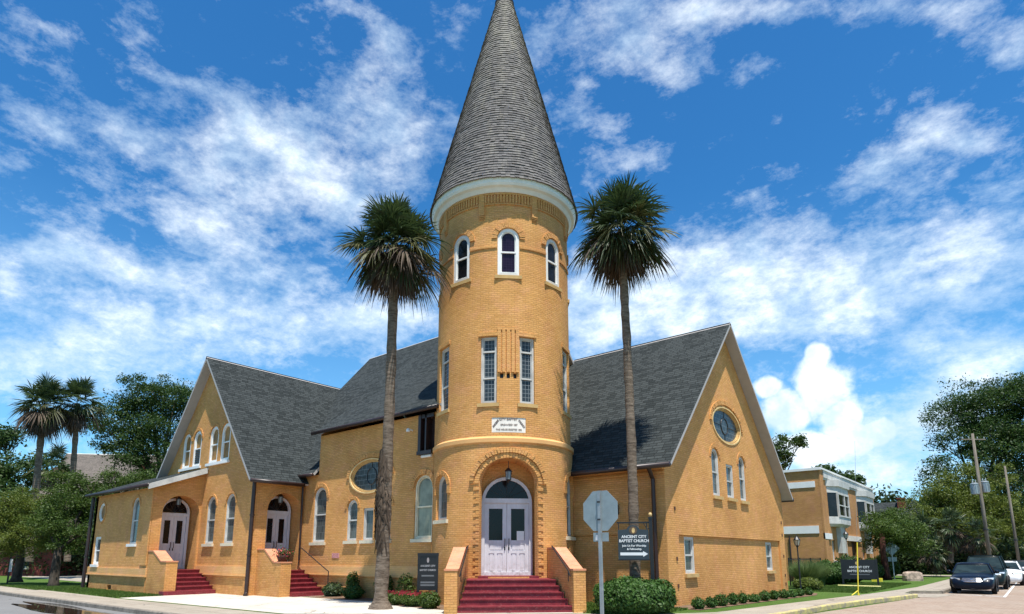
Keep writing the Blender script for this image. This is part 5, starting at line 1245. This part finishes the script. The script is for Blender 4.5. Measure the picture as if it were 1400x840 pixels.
p = P3(172, 760, 76); house('large far house with a grey shingle roof and red chimney behind the left trees', p[:2], HD+R(8), 15, 12, 7.4, 14.0, RED_BRICK, GREY_SH, [(2.5, -2.6, 9, 12.6, .55)], [(-4, 1.0, 1.1, 1.7), (0, 1.0, 1.1, 1.7), (4, 1.0, 1.1, 1.7)])
p = P3(40, 768, 60); house('low red brick house with white trim glimpsed under the left street trees', p[:2], HD+R(-12), 13, 7, 2.9, 5.0, RED_BRICK, GREY_SH, None, [(-4.6, .7, 1.2, 1.5), (-1.5, .7, 1.2, 1.5), (3.5, .7, 1.2, 1.5)])
p = P3(1213, 764, 92); house('far house with a dark roof and square chimney beyond the annex', p[:2], HD+R(-35), 9, 9, 6.0, 9.4, RED_BRICK, SHINGLE, [(2.6, -.8, 8, 9.9, .5)], [(-2, 3.4, 1.0, 1.5), (2, 3.4, 1.0, 1.5)])
p = P3(1246, 764, 118); house('far house with a pale metal roof between the annex and the yellow-green tree', p[:2], HD+R(20), 10, 9, 6.5, 10.6, CREAM, plain('white_metal_roof', (.7, .7, .7), .4), None, [(-2, 3.4, 1.0, 1.5)])

# ================================================================== STREET FURNITURE
def facing(c, toward=None, yaw=None):
    """flat map (x right as read, y up, d out) for a board centred on c whose normal has compass angle yaw"""
    n = Vector((math.sin(yaw), math.cos(yaw), 0)); t = Vector((-n.y, n.x, 0)); c = Vector(c)
    return lambda x, y, d: tuple(c+t*x+Vector((0, 0, y))+n*d)
def lift(f): return lambda u, z, d: f(u, z, d)
STEEL = plain('galvanised_steel', (.33, .36, .37), .45, .5, metal=.55, var=.12, sc=6)
SIGNBK = plain('weathered_sign_back', (.24, .30, .315), .5, .4, metal=.2, var=.12, sc=5)
SIGNGR = plain('dark_slate_sign', (.028, .043, .052), .5, .4, var=.1)
LETTER = plain('white_letter', (.72, .73, .72), .6, .3, var=.03)
GREYL = plain('faded_letter', (.14, .15, .16), .6, .3, var=.03)
GOLD = plain('gold_emblem', (.55, .38, .16), .5, .4, var=.2, sc=20)
YEL = plain('yellow_plastic', (.75, .62, .05), .5, .4, var=.12)

# stop sign, seen from behind
sp = (-6.06, 9.75); stop = empty('stop_sign', (*sp, 0), 'back of an octagonal stop sign on a grey post at the corner', 'road sign')
f = facing((*sp, 0), yaw=R(180)); oc = [(.395*math.cos(R(22.5+45*i))*1.0, 2.455+.395*math.sin(R(22.5+45*i))) for i in range(8)]
mb = MB(); mb.poly([f(*p, -.045) for p in oc], None, 0); mb.poly([f(*p, -.052) for p in oc][::-1], None, 1)
for i in range(8): mb.poly([f(*oc[i], -.052), f(*oc[(i+1) % 8], -.052), f(*oc[(i+1) % 8], -.045), f(*oc[i], -.045)])
mb.build('octagon_plate', [SIGNBK, plain('sign_red', (.5, .02, .02), .4)], stop)
mb = MB(); mb.box(-.028, .028, -.1, 2.82, -.044, .0, f); mb.build('post', STEEL, stop, bevel=.006)
mb = MB(); mb.box(-.03, .03, 2.6, 2.63, 0, .012, f); mb.box(-.03, .03, 2.28, 2.31, 0, .012, f); mb.build('bolts', DARKG, stop)
mb = MB(); mb.box(-.16, .16, 1.90, 2.06, -.055, -.048, f); mb.build('small_plate', SIGNBK, stop)
mb = MB(); mb.box(-.11, -.06, 1.92, 2.02, -.048, -.046, f); mb.build('sticker', WHITE, stop)

# hanging church sign
hp = L(19.85, 4.40); hs = empty('hanging_sign', (hp.x, hp.y, 0), 'dark slate church sign with a white arrow hanging from a black post', 'sign')
yaw = math.atan2(-hp.x, -hp.y); f = facing((hp.x, hp.y, 0), yaw=yaw)
mb = MB(); mb.box(-.055, .055, -.1, 2.86, -.055, .055, f); mb.box(-.07, .07, 2.82, 2.88, -.07, .07, f); mb.build('post', BLACK, hs, bevel=.006)
mb = MB(); c = f(0, 2.95, 0); mb.lathe([(.01, 2.87), (.045, 2.9), (.06, 2.95), (.045, 3.0), (.01, 3.02)], (c[0], c[1]), 12); mb.build('finial', GOLD, hs, smooth=True)
mb = MB(); mb.box(-1.07, -.05, 2.68, 2.73, -.02, .02, f); mb.box(-1.02, -.99, 2.48, 2.68, -.01, .01, f); mb.box(-.14, -.11, 2.48, 2.68, -.01, .01, f)
mb.tube([f(-.05, 2.5, 0), f(-.15, 2.55, 0), f(-.22, 2.68, 0)], .012, 6); mb.build('bracket_arm', BLACK, hs)
cx = -.555; bd = [(cx-.48, 1.55), (cx+.48, 1.55), (cx+.48, 2.47), (cx+.24, 2.49)]+[(cx+.15*math.cos(a)*1.3, 2.49+.13*math.sin(a)) for a in [math.pi*i/8 for i in range(9)]]+[(cx-.24, 2.49), (cx-.48, 2.47)]
mb = MB(); mb.poly([f(*p, .02) for p in bd]); mb.poly([f(*p, -.02) for p in bd][::-1])
for i in range(len(bd)): mb.poly([f(*bd[i], -.02), f(*bd[(i+1) % len(bd)], -.02), f(*bd[(i+1) % len(bd)], .02), f(*bd[i], .02)])
bo = mb.build('board', SIGNGR, hs)
mb = MB(); mb.box(cx-.49, cx+.49, 1.52, 1.555, -.03, .03, f); mb.build('board_rail', BLACK, hs)
mb = MB(); mb.poly([f(cx+.125*math.cos(2*math.pi*i/20), 2.46+.125*math.sin(2*math.pi*i/20), .03) for i in range(20)]); mb.build('emblem', plain('bronze_disc', (.10, .07, .045), var=.3, sc=30), bo)
mb = MB(); mb.poly([f(cx+.01+.05*math.cos(2*math.pi*i/12), 2.455+.085*math.sin(2*math.pi*i/12), .034) for i in range(12)]); mb.build('emblem_figure', GOLD, bo)
def T3(f, x0, y0, d0=.022): return lambda x, y, d: f(x0+x, y0+y, d0+d)
text('lettering', 'ANCIENT CITY', .125, T3(f, cx+.02, 2.255), LETTER, bo, sx=.92, bold=.003)
text('lettering', 'BAPTIST CHURCH', .125, T3(f, cx+.02, 2.125), LETTER, bo, sx=.92, bold=.003)
text('lettering', 'Join Us For Worship', .088, T3(f, cx+.02, 1.975), LETTER, bo, bold=.002); text('lettering', '& Fellowship', .088, T3(f, cx+.02, 1.87), LETTER, bo, bold=.002)
ar = [(-.42, 1.675), (.29, 1.675), (.29, 1.63), (.44, 1.72), (.29, 1.81), (.29, 1.765), (-.42, 1.765)]
mb = MB(); mb.poly([f(cx+x, y, .024) for x, y in ar]); mb.build('arrow', LETTER, bo)

# black notice board by the tower
bp = L(21.55, -2.86); nb_ = empty('notice_board', (bp.x, bp.y, 0), 'upright black church notice board among pink flowers left of the tower stairs', 'sign')
f = facing((bp.x, bp.y, 0), yaw=math.atan2(-bp.x, -bp.y)+R(8))
mb = MB(); mb.box(-.35, -.28, -.1, 1.70, -.035, .035, f); mb.box(.28, .35, -.1, 1.70, -.035, .035, f); mb.box(-.36, .36, 1.66, 1.76, -.04, .04, f); mb.build('frame', BLACK, nb_, bevel=.005)
mb = MB(); mb.box(-.28, .28, .52, 1.66, -.02, .02, f); pn = mb.build('panel', BLACK, nb_)
mb = MB(); mb.poly([f(.04*math.cos(2*math.pi*i/14), 1.52+.09*math.sin(2*math.pi*i/14), .024) for i in range(14)]); mb.build('emblem', plain('grey_emblem', (.30, .27, .27)), pn)
text('lettering', 'ANCIENT CITY', .085, T3(f, 0, 1.325), plain('sign_grey_letter', (.30, .30, .31)), pn, sx=.88, bold=.003); text('lettering', 'BAPTIST CHURCH', .085, T3(f, 0, 1.185), MATS['sign_grey_letter'], pn, sx=.8, bold=.003)
for k, (zc_, h_, w_) in enumerate(((1.0, .05, .21), (.78, .055, .24), (.69, .055, .24))):
    mb = MB(); mb.box(-w_, w_, zc_-h_/2, zc_+h_/2, .02, .024, f); mb.build('text_strip', GREYL, pn)

# black sign board on the lawn by the annex
q = P3(1177, 800, 36.5); sb_ = empty('lawn_sign', (q[0], q[1], 0), 'wide black church sign board on two posts on the lawn before the annex', 'sign')
f = facing((q[0], q[1], 0), yaw=math.atan2(-q[0], -q[1])+R(-4))
for s_ in (-1, 1):
    mb = MB(); mb.box(s_*.88-.05, s_*.88+.05, -.05, 1.52, -.05, .05, f); mb.build('post', BLACK, sb_)
mb = MB(); mb.box(-.83, .83, .38, 1.48, -.03, .03, f); pn = mb.build('board', BLACK, sb_)
text('lettering', 'ANCIENT CITY', .17, T3(f, 0, 1.05, .032), LETTER, pn, sx=.9, bold=.003); text('lettering', 'BAPTIST CHURCH', .17, T3(f, 0, .83, .032), LETTER, pn, sx=.9, bold=.003)
mb = MB(); mb.box(-.5, .5, .62, .67, .03, .034, f); mb.build('text_strip', GREYL, pn)
mb = MB(); mb.poly([f(-.12+.06*math.cos(2*math.pi*i/12), 1.28+.09*math.sin(2*math.pi*i/12), .034) for i in range(12)]); mb.build('emblem', GOLD, pn)

def lamp_post(name, c, h, label, thin=.03, mat=None, group=None):
    r = empty(name, (c[0], c[1], 0), label, 'lamp post', group)
    mb = MB(); mb.tube([(c[0], c[1], -.05), (c[0], c[1], .3), (c[0], c[1], h-.45)], [thin*2, thin*1.2, thin], 10); mb.build('post', mat or BLACK, r)
    mb = MB(); mb.lathe([(.03, h-.46), (.07, h-.42), (.05, h-.38), (.11, h-.36)], c, 8); mb.lathe([(.17, h-.10), (.12, h-.02), (.05, h+.05), (.02, h+.12), (.01, h+.2)], c, 8); mb.lathe([(.175, h-.12), (.175, h-.09)], c, 8)
    for k in range(6):
        a = k*math.pi/3; mb.tube([(c[0]+.10*math.cos(a), c[1]+.10*math.sin(a), h-.37), (c[0]+.155*math.cos(a), c[1]+.155*math.sin(a), h-.11)], .009, 4)
    mb.build('lantern_frame', BLACK, r)
    mb = MB(); mb.lathe([(.09, h-.36), (.145, h-.11)], c, 12); mb.build('lamp_glass', plain('milky_lamp_glass', (.62, .56, .45), .3), r)
    return r
lamp_post('lamp_post', (-9.0, 32.65), 2.55, 'black lantern on a post at the far corner of the right gable')
q = P3(1163, 799, 41); lamp_post('lamp_post', (q[0], q[1]), 3.2, 'lantern on a slender pale post beside the lawn sign board', .022, plain('pale_post', (.55, .5, .42)))

fn = empty('iron_fence', (-11.5, 41.5, 0), 'low black iron picket fence between the church and the annex', 'fence')
A_, B_ = Vector(P3(1079, 780, 36.5)), Vector(P3(1123, 780, 40.5)); mb = MB(); rl = MB()
for i in range(40):
    p = A_+(B_-A_)*i/39; mb.tube([(p.x, p.y, 0), (p.x, p.y, 1.58)], .012 if i % 13 else .035, 5)
for z in (.25, 1.48): rl.tube([(A_.x, A_.y, z), (B_.x, B_.y, z)], .018, 5)
mb.build('pickets', BLACK, fn); rl.build('rails', BLACK, fn)

def upole(base, h, label, arm=True, cans=(), r=.15):
    root = empty('utility_pole', base, label, 'utility pole', 'utility poles behind the cars')
    x, y, _ = base; mb = MB(); mb.tube([(x, y, -.1), (x, y, h*.5), (x, y, h)], [r, r*.85, r*.62], 12); mb.build('pole', WOODP, root, smooth=True)
    t = Rh
    if arm:
        mb = MB(); a, b = Vector((x, y, h-.5))-t*1.0, Vector((x, y, h-.5))+t*1.0; mb.tube([a, b], .05, 6); mb.build('crossarm', WOODP, root)
        for s_ in (-.9, -.35, .35, .9):
            c = Vector((x, y, 0))+t*s_; mb = MB(); mb.lathe([(.02, h-.45), (.05, h-.4), (.03, h-.36), (.05, h-.32), (.02, h-.28)], (c.x, c.y), 8); mb.build('insulator', SIGNBK, root)
    for s_, z in cans:
        c = Vector((x, y, 0))+t*s_; mb = MB(); mb.lathe([(.02, z-.02), (.24, z), (.27, z+.04), (.27, z+.78), (.29, z+.8), (.29, z+.86), (.2, z+.92), (.05, z+.94)], (c.x, c.y), 16)
        for k in range(10):
            a = k*math.pi/5; mb.tube([(c.x+.29*math.cos(a), c.y+.29*math.sin(a), z+.1), (c.x+.29*math.cos(a), c.y+.29*math.sin(a), z+.7)], .018, 4)
        for k in (-.1, .1): mb.lathe([(.05, z+.92), (.03, z+1.0), (.055, z+1.04), (.03, z+1.1), (.02, z+1.2)], (c.x+k, c.y), 8)
        mb.tube([(x, y, z+.6), (c.x, c.y, z+.6)], .04, 6)
        mb.build('transformer', STEEL, root)
    mb = MB(); mb.tube([(x, y, h*.32), (x, y, h*.32+.12)], r*1.35, 10); mb.build('band', DARKG, root)
    return root
q1, q2 = P3(1354, 768, 50), P3(1393, 768, 52)
upole((q1[0], q1[1], 0), 11.6, 'wooden utility pole carrying two grey transformers', cans=((-.42, 6.6), (.42, 6.75)))
upole((q2[0], q2[1], 0), 9.2, 'paler bare utility pole at the right edge, behind the white car', arm=False, r=.12)

q = P3(1223, 790, 47.5); ws = empty('warning_sign', (q[0], q[1], 0), 'grey back of a diamond road sign beside the reddish tree trunk', 'road sign')
f = facing((q[0], q[1], 0), yaw=R(165)); mb = MB(); mb.box(-.035, .035, -.05, 2.7, -.03, .03, f); mb.build('post', STEEL, ws)
mb = MB(); dm = [(0, 1.72), (.56, 2.28), (0, 2.84), (-.56, 2.28)]; mb.poly([f(x, y, -.035) for x, y in dm]); mb.poly([f(x, y, -.042) for x, y in dm][::-1]); mb.build('diamond_plate', SIGNBK, ws)
mb = MB(); mb.box(-.28, .28, 1.3, 1.62, -.042, -.036, f); mb.build('lower_plate', SIGNBK, ws)
wr = []
for k, (za, zb_) in enumerate(((11.45, 9.1), (11.45, 8.9), (9.6, 8.2), (8.9, 7.6))):
    a = Vector((q1[0], q1[1], za))+Rh*(-.9 if k == 0 else .9 if k == 1 else 0); b = Vector((q2[0], q2[1], zb_)); e = b+(b-Vector((q1[0], q1[1], zb_)))*7+Vector((0, 0, .6))
    pts = [a+(b-a)*s-Vector((0, 0, .25*4*s*(1-s))) for s in np.linspace(0, 1, 9)]+[b+(e-b)*s-Vector((0, 0, .8*4*s*(1-s))) for s in np.linspace(.1, 1, 12)]
    mb = MB(); mb.tube(pts, .012, 4); tag(mb.build('overhead_wire', BLACK), 'thin black cable strung between the two utility poles', 'cable', 'overhead wires')
# boulder
q = P3(1248, 792, 44); rk = MB(); rs = np.random.RandomState(3); rows = []
for i, (z, s_) in enumerate(((-.05, 1.0), (.15, 1.03), (.35, 1.0), (.52, .93), (.6, .8), (.63, .5), (.64, .05))):
    rows.append([(q[0]+Rh.x*s_*.62*math.copysign(abs(math.cos(a))**.6, math.cos(a))+Fh.x*.35*s_*math.copysign(abs(math.sin(a))**.6, math.sin(a))+rs.normal()*.015, q[1]+Rh.y*s_*.62*math.copysign(abs(math.cos(a))**.6, math.cos(a))+Fh.y*.35*s_*math.copysign(abs(math.sin(a))**.6, math.sin(a))+rs.normal()*.015, z+rs.normal()*.012) for a in [2*math.pi*k/18 for k in range(18)]])
rk.grid(rows); tag(rk.build('boulder', plain('pinkish_rock', (.36, .28, .22), .9, .1, var=.35, sc=5, bmp=.8)), 'flat-topped pinkish boulder on the lawn near the parked sedan', 'boulder')
# yellow guy wire guards
q = Vector(P3(1174, 820, 27.4)); q.z = 0; g = empty('guy_wire_guard', q, 'upright bright yellow guy wire guard at the kerb, crossing the lawn sign', 'wire guard')
tp = q+Vector((Rh.x*.18, Rh.y*.18, 2.25)); mb = MB(); mb.tube([q, tp], .024, 8); mb.build('guard_tube', YEL, g)
mb = MB(); mb.tube([tp, q+(tp-q)*3.0], .006, 5); mb.build('guy_wire', STEEL, g)
mb = MB(); mb.tube([q+Vector((0, 0, .2)), q+Rh*-.28], .025, 6); mb.tube([q+Vector((0, 0, .15)), q+Rh*.06], .02, 6); mb.build('anchor', YEL, g)
a, b = Vector(P3(1146, 803, 35.5)), Vector(P3(1205, 808, 34.0)); a.z = b.z = .06
mb = MB(); mb.tube([a, b], .05, 8); tag(mb.build('fallen_wire_guard', plain('pale_yellow_plastic', (.6, .55, .22))), 'pale yellow tube lying on the grass behind the kerb', 'wire guard')
q = P3(1199, 791, 43); mb = MB(); mb.wbox(q[0]-.3, q[0]+.3, q[1]-.2, q[1]+.2, 0, .22); mb.wbox(q[0]-.32, q[0]-.02, q[1]-.22, q[1]+.22, .22, .42); tag(mb.build('valve_box', YEL, bevel=.03), 'small yellow utility box on the lawn beside the black sign board', 'utility box')
# thin sign post at the left edge
q = P3(10, 797, 40); k_ = empty('narrow_sign', (q[0], q[1], 0), 'narrow white sign on a dark post at the extreme left edge', 'sign')
f = facing((q[0], q[1], 0), yaw=math.atan2(-q[0], -q[1])); mb = MB(); mb.box(-.05, .05, -.05, 2.0, -.04, .04, f); mb.build('post', BLACK, k_); mb = MB(); mb.box(-.02, .12, .7, 1.5, .04, .06, f); mb.build('panel', WHITE, k_)

# ================================================================== CARS
def paint(name, col): 
    def f(t):
        setc(t, 'Base Color', col); setc(t, 'Coat Weight', .12); setc(t, 'Coat Roughness', .08)
    return material(name, f, .35, .10, .0)
TYRE = plain('tyre_rubber', (.012, .012, .012), .8, .2); CHROME = plain('chrome', (.7, .7, .7), .12, .5, 1.0, var=.02); CARGL = glass('car_glass', (.02, .03, .028), None, .03)
def flamp(t): setc(t, 'Base Color', (.75, .77, .8)); setc(t, 'Coat Weight', 1.0)
LAMPG = material('headlight_glass', flamp, .15, .6, .3); PLASTIC = plain('black_plastic', (.015, .015, .016), .6, .3); RIM = plain('alloy_rim', (.45, .46, .47), .3, .5, .8)
def car(name, loc, rot, label, cat, pm, Lc, Wc, H, hood, deck, rake, van=False):
    root = empty(name, (0, 0, 0), label, cat, 'cars parked along the kerb'); hw = Wc/2; a = Lc/2
    # (y, half width, bottom, top) nose at -y
    st = [(-a, .70, .30, .52), (-a+.06, .84, .22, .62), (-a+.25, .94, .19, hood-.12), (-a+.6, .985, .18, hood-.04), (-a+1.1, 1, .18, hood), (-a+1.45, 1, .18, hood+.06), (0, 1, .18, deck), (a-1.2, 1, .18, deck+.01), (a-.5, .98, .2, deck-.02 if not van else deck), (a-.12, .92, .26, deck-.12), (a, .8, .34, deck-.3)]
    rows = []
    for y, k, zb, zt in st:
        w_ = hw*k; zm = zb+(zt-zb)*.55
        half = [(w_*.80, zb), (w_*.97, zb+.10), (w_, zm), (w_*.975, zt-.10), (w_*.90, zt-.02), (w_*.6, zt+.02), (w_*.2, zt+.035)]
        rows.append([(x, y, z) for x, z in half]+[(-x, y, z) for x, z in half[::-1]])
    mb = MB(); mb.grid(rows, True, caps=True); body = mb.build('body', pm, root, smooth=True)
    ms = body.modifiers.new('soft', 'SUBSURF'); ms.levels = ms.render_levels = 1
    yw0, yw1 = -a+1.35, -a+1.35+rake; yr1, yr0 = (a-1.55, a-.75) if not van else (a-.45, a-.1)
    gs = [(yw0, .86, deck-.05, hood+.05), (yw1, .70, deck-.05, H-.05), (0.1, .72, deck-.05, H), (yr1, .70, deck-.05, H-.05), (yr0, .80, deck-.05, deck+.02)]
    mb = MB(); rows = []
    for y, k, zb, zt in gs:
        rows.append([(hw*.93, y, zb), (hw*k*1.0+(hw*.93-hw*k)*.25, y, zb+(zt-zb)*.6), (hw*k, y, zt), (-hw*k, y, zt), (-(hw*k*1.0+(hw*.93-hw*k)*.25), y, zb+(zt-zb)*.6), (-hw*.93, y, zb)])
    mb.grid(rows, True, caps=True); mb.build('glasshouse', CARGL, root)
    mb = MB(); r_ = []
    for y, k, zt in ((yw1-.04, .70, H-.045), (yw1+.3, .72, H+.0), (.1, .735, H+.02), (yr1-.2, .72, H+.0), (yr1+.04, .70, H-.045)):
        r_.append([(hw*k*1.02, y, zt-.05), (hw*k*.98, y, zt), (hw*k*.5, y, zt+.035), (-hw*k*.5, y, zt+.035), (-hw*k*.98, y, zt), (-hw*k*1.02, y, zt-.05)])
    mb.grid(r_, True, caps=True); mb.build('roof', pm, root, smooth=True)
    mb = MB()
    for s_ in (-1, 1):
        mb.tube([(s_*hw*.9, yw0-.02, hood+.06), (s_*hw*.71, yw1, H-.03)], .035, 6); mb.tube([(s_*hw*.92, yr0, deck), (s_*hw*.71, yr1, H-.03)], .05 if not van else .07, 6); mb.tube([(s_*hw*.935, .05, deck-.05), (s_*hw*.725, .1, H-.02)], .03, 6)
        if van: mb.tube([(s_*hw*.935, .95, deck-.05), (s_*hw*.72, .95, H-.03)], .05, 6)
    mb.build('pillars', pm, root)
    for s_ in (-1, 1):
        for y in (-a+.92, a-.98):
            c = (s_*(hw-.11), y, .33); mb = MB()
            prof = [(.20, -.10), (.31, -.105), (.33, -.07), (.335, 0), (.33, .07), (.31, .105), (.20, .10)]
            mb.grid([[(c[0]+o, c[1]+r*math.cos(2*math.pi*k/24), c[2]+r*math.sin(2*math.pi*k/24)) for k in range(24)] for r, o in prof]); wh = mb.build('wheel', TYRE, root, smooth=True)
            mb = MB(); xo = c[0]+s_*.09
            mb.poly([(xo-s_*.04, c[1]+.2*math.cos(2*math.pi*k/20), c[2]+.2*math.sin(2*math.pi*k/20)) for k in range(20)], None, 1)
            for k in range(7):
                t_ = 2*math.pi*k/7; mb.tube([(xo, c[1], c[2]), (xo, c[1]+.19*math.cos(t_), c[2]+.19*math.sin(t_))], .025, 5)
            mb.tube([(xo-.02, c[1]+.2*math.cos(2*math.pi*k/20), c[2]+.2*math.sin(2*math.pi*k/20)) for k in range(21)], .015, 5); mb.build('rim', [RIM, PLASTIC], wh)
            mb = MB(); pts = [(s_*(hw*1.0), c[1]+.38*math.cos(t_), c[2]+.38*math.sin(t_)) for t_ in [math.pi*k/14 for k in range(15)]]
            mb.tube(pts, .03, 5); mb.poly([(s_*(hw*1.003), c[1]+.37*math.cos(t_), max(.16, c[2]+.37*math.sin(t_))) for t_ in [2*math.pi*k/28 for k in range(28)]]); mb.build('wheel_arch', PLASTIC, root)
        yn = -a
        def nose(x, z, o=0.0): # front surface
            return (x, yn+.02+.33*(abs(x)/hw)**2.2+(z-.45)**2*.28-o, z)
        zt = hood-.16; mb = MB(); hx = [(.50, zt-.12), (.66, zt-.13), (.93, zt-.05), (.95, zt+.03), (.72, zt+.02), (.52, zt-.02)]
        q_ = [nose(s_*x*hw, z, .02) for x, z in hx]; mb.poly(q_ if s_ < 0 else q_[::-1])
        qb = [(p[0], p[1]+.1, p[2]) for p in q_]
        for k in range(6): mb.poly([q_[k], q_[(k+1) % 6], qb[(k+1) % 6], qb[k]])
        mb.build('headlight', LAMPG, root)
        mb = MB(); mb.tube([nose(s_*.74*hw, .33, .02), nose(s_*.74*hw, .33, -.05)], .06, 10); mb.build('fog_lamp', LAMPG, root)
        mb = MB(); mb.tube([(s_*hw*.93, yw0+.35, deck+.02), (s_*(hw+.07), yw0+.33, deck+.06)], .02, 6); mb.tube([(s_*(hw+.0), yw0+.33, deck+.08), (s_*(hw+.15), yw0+.36, deck+.08)], .075, 8); mb.build('mirror', pm, root, smooth=True)
        mb = MB(); mb.poly([(s_*hw*.66, a+.005, deck-.35), (s_*hw*.9, a-.12, deck-.35), (s_*hw*.9, a-.12, deck-.18), (s_*hw*.66, a-.02, deck-.18)]); mb.build('tail_light', MATS.get('tail_red') or plain('tail_red', (.3, .01, .01), .2), root)
        mb = MB(); mb.tube([(s_*hw*1.0, -.2, deck-.16), (s_*hw*1.01, -.02, deck-.16)], .015, 5); mb.tube([(s_*hw*1.0, .8, deck-.16), (s_*hw*1.01, .98, deck-.16)], .015, 5); mb.build('door_handle', CHROME, root)
    mb = MB()
    for k, z in enumerate(np.linspace(hood-.30, hood-.17, 4)): mb.tube([nose(x*hw, z, .025) for x in (-.46+.02*k, -.2, .0, .2, .46-.02*k)], .014, 5)
    mb.tube([nose(x*hw, hood-.335, .02) for x in (-.42, -.2, 0, .2, .42)], .018, 5); mb.tube([nose(-.06, hood-.24, .03), nose(.06, hood-.24, .03)], .02, 8)
    mb.build('grille', CHROME, root)
    mb = MB(); mb.poly([nose(x*hw, .26, .015) for x in (-.6, -.3, 0, .3, .6)]+[nose(x*hw, .42, .015) for x in (.55, .3, 0, -.3, -.55)]); mb.poly([nose(x*hw, hood-.35, .006) for x in (-.5, -.25, 0, .25, .5)]+[nose(x*hw, hood-.14, .006) for x in (.48, .25, 0, -.25, -.48)]); mb.build('air_intake', PLASTIC, root)
    mb = MB()
    for s_ in (-1, 1): mb.tube([(s_*.1, yw0-.03, hood+.10), (s_*.55, yw0+.08, hood+.17)], .01, 5)
    mb.build('wipers', PLASTIC, root)
    root.location = loc; root.rotation_euler = (0, 0, rot)
    return root
car('sedan', (-2.62, 39.95, RZ), R(1), 'dark blue-black sedan, front car of the row by the kerb', 'car', paint('black_blue_paint', (.004, .008, .018)), 4.75, 1.8, 1.44, .92, .96, .75)
car('minivan', (-2.42, 46.0, RZ), R(0), 'tall dark green-black van parked behind the sedan', 'van', paint('dark_green_paint', (.006, .012, .012)), 4.9, 1.95, 1.82, 1.08, 1.12, .95, True)
car('white_car', (-1.75, 52.2, RZ), R(0), 'white car parked behind the dark van', 'car', paint('white_car_paint', (.72, .73, .74)), 4.4, 1.8, 1.48, .94, .98, .8)
car('dark_car', (-1.1, 58.5, RZ), R(0), 'dark car half cut off by the right edge, behind the white car', 'car', paint('grey_car_paint', (.03, .035, .04)), 4.6, 1.8, 1.5, .94, .98, .8)
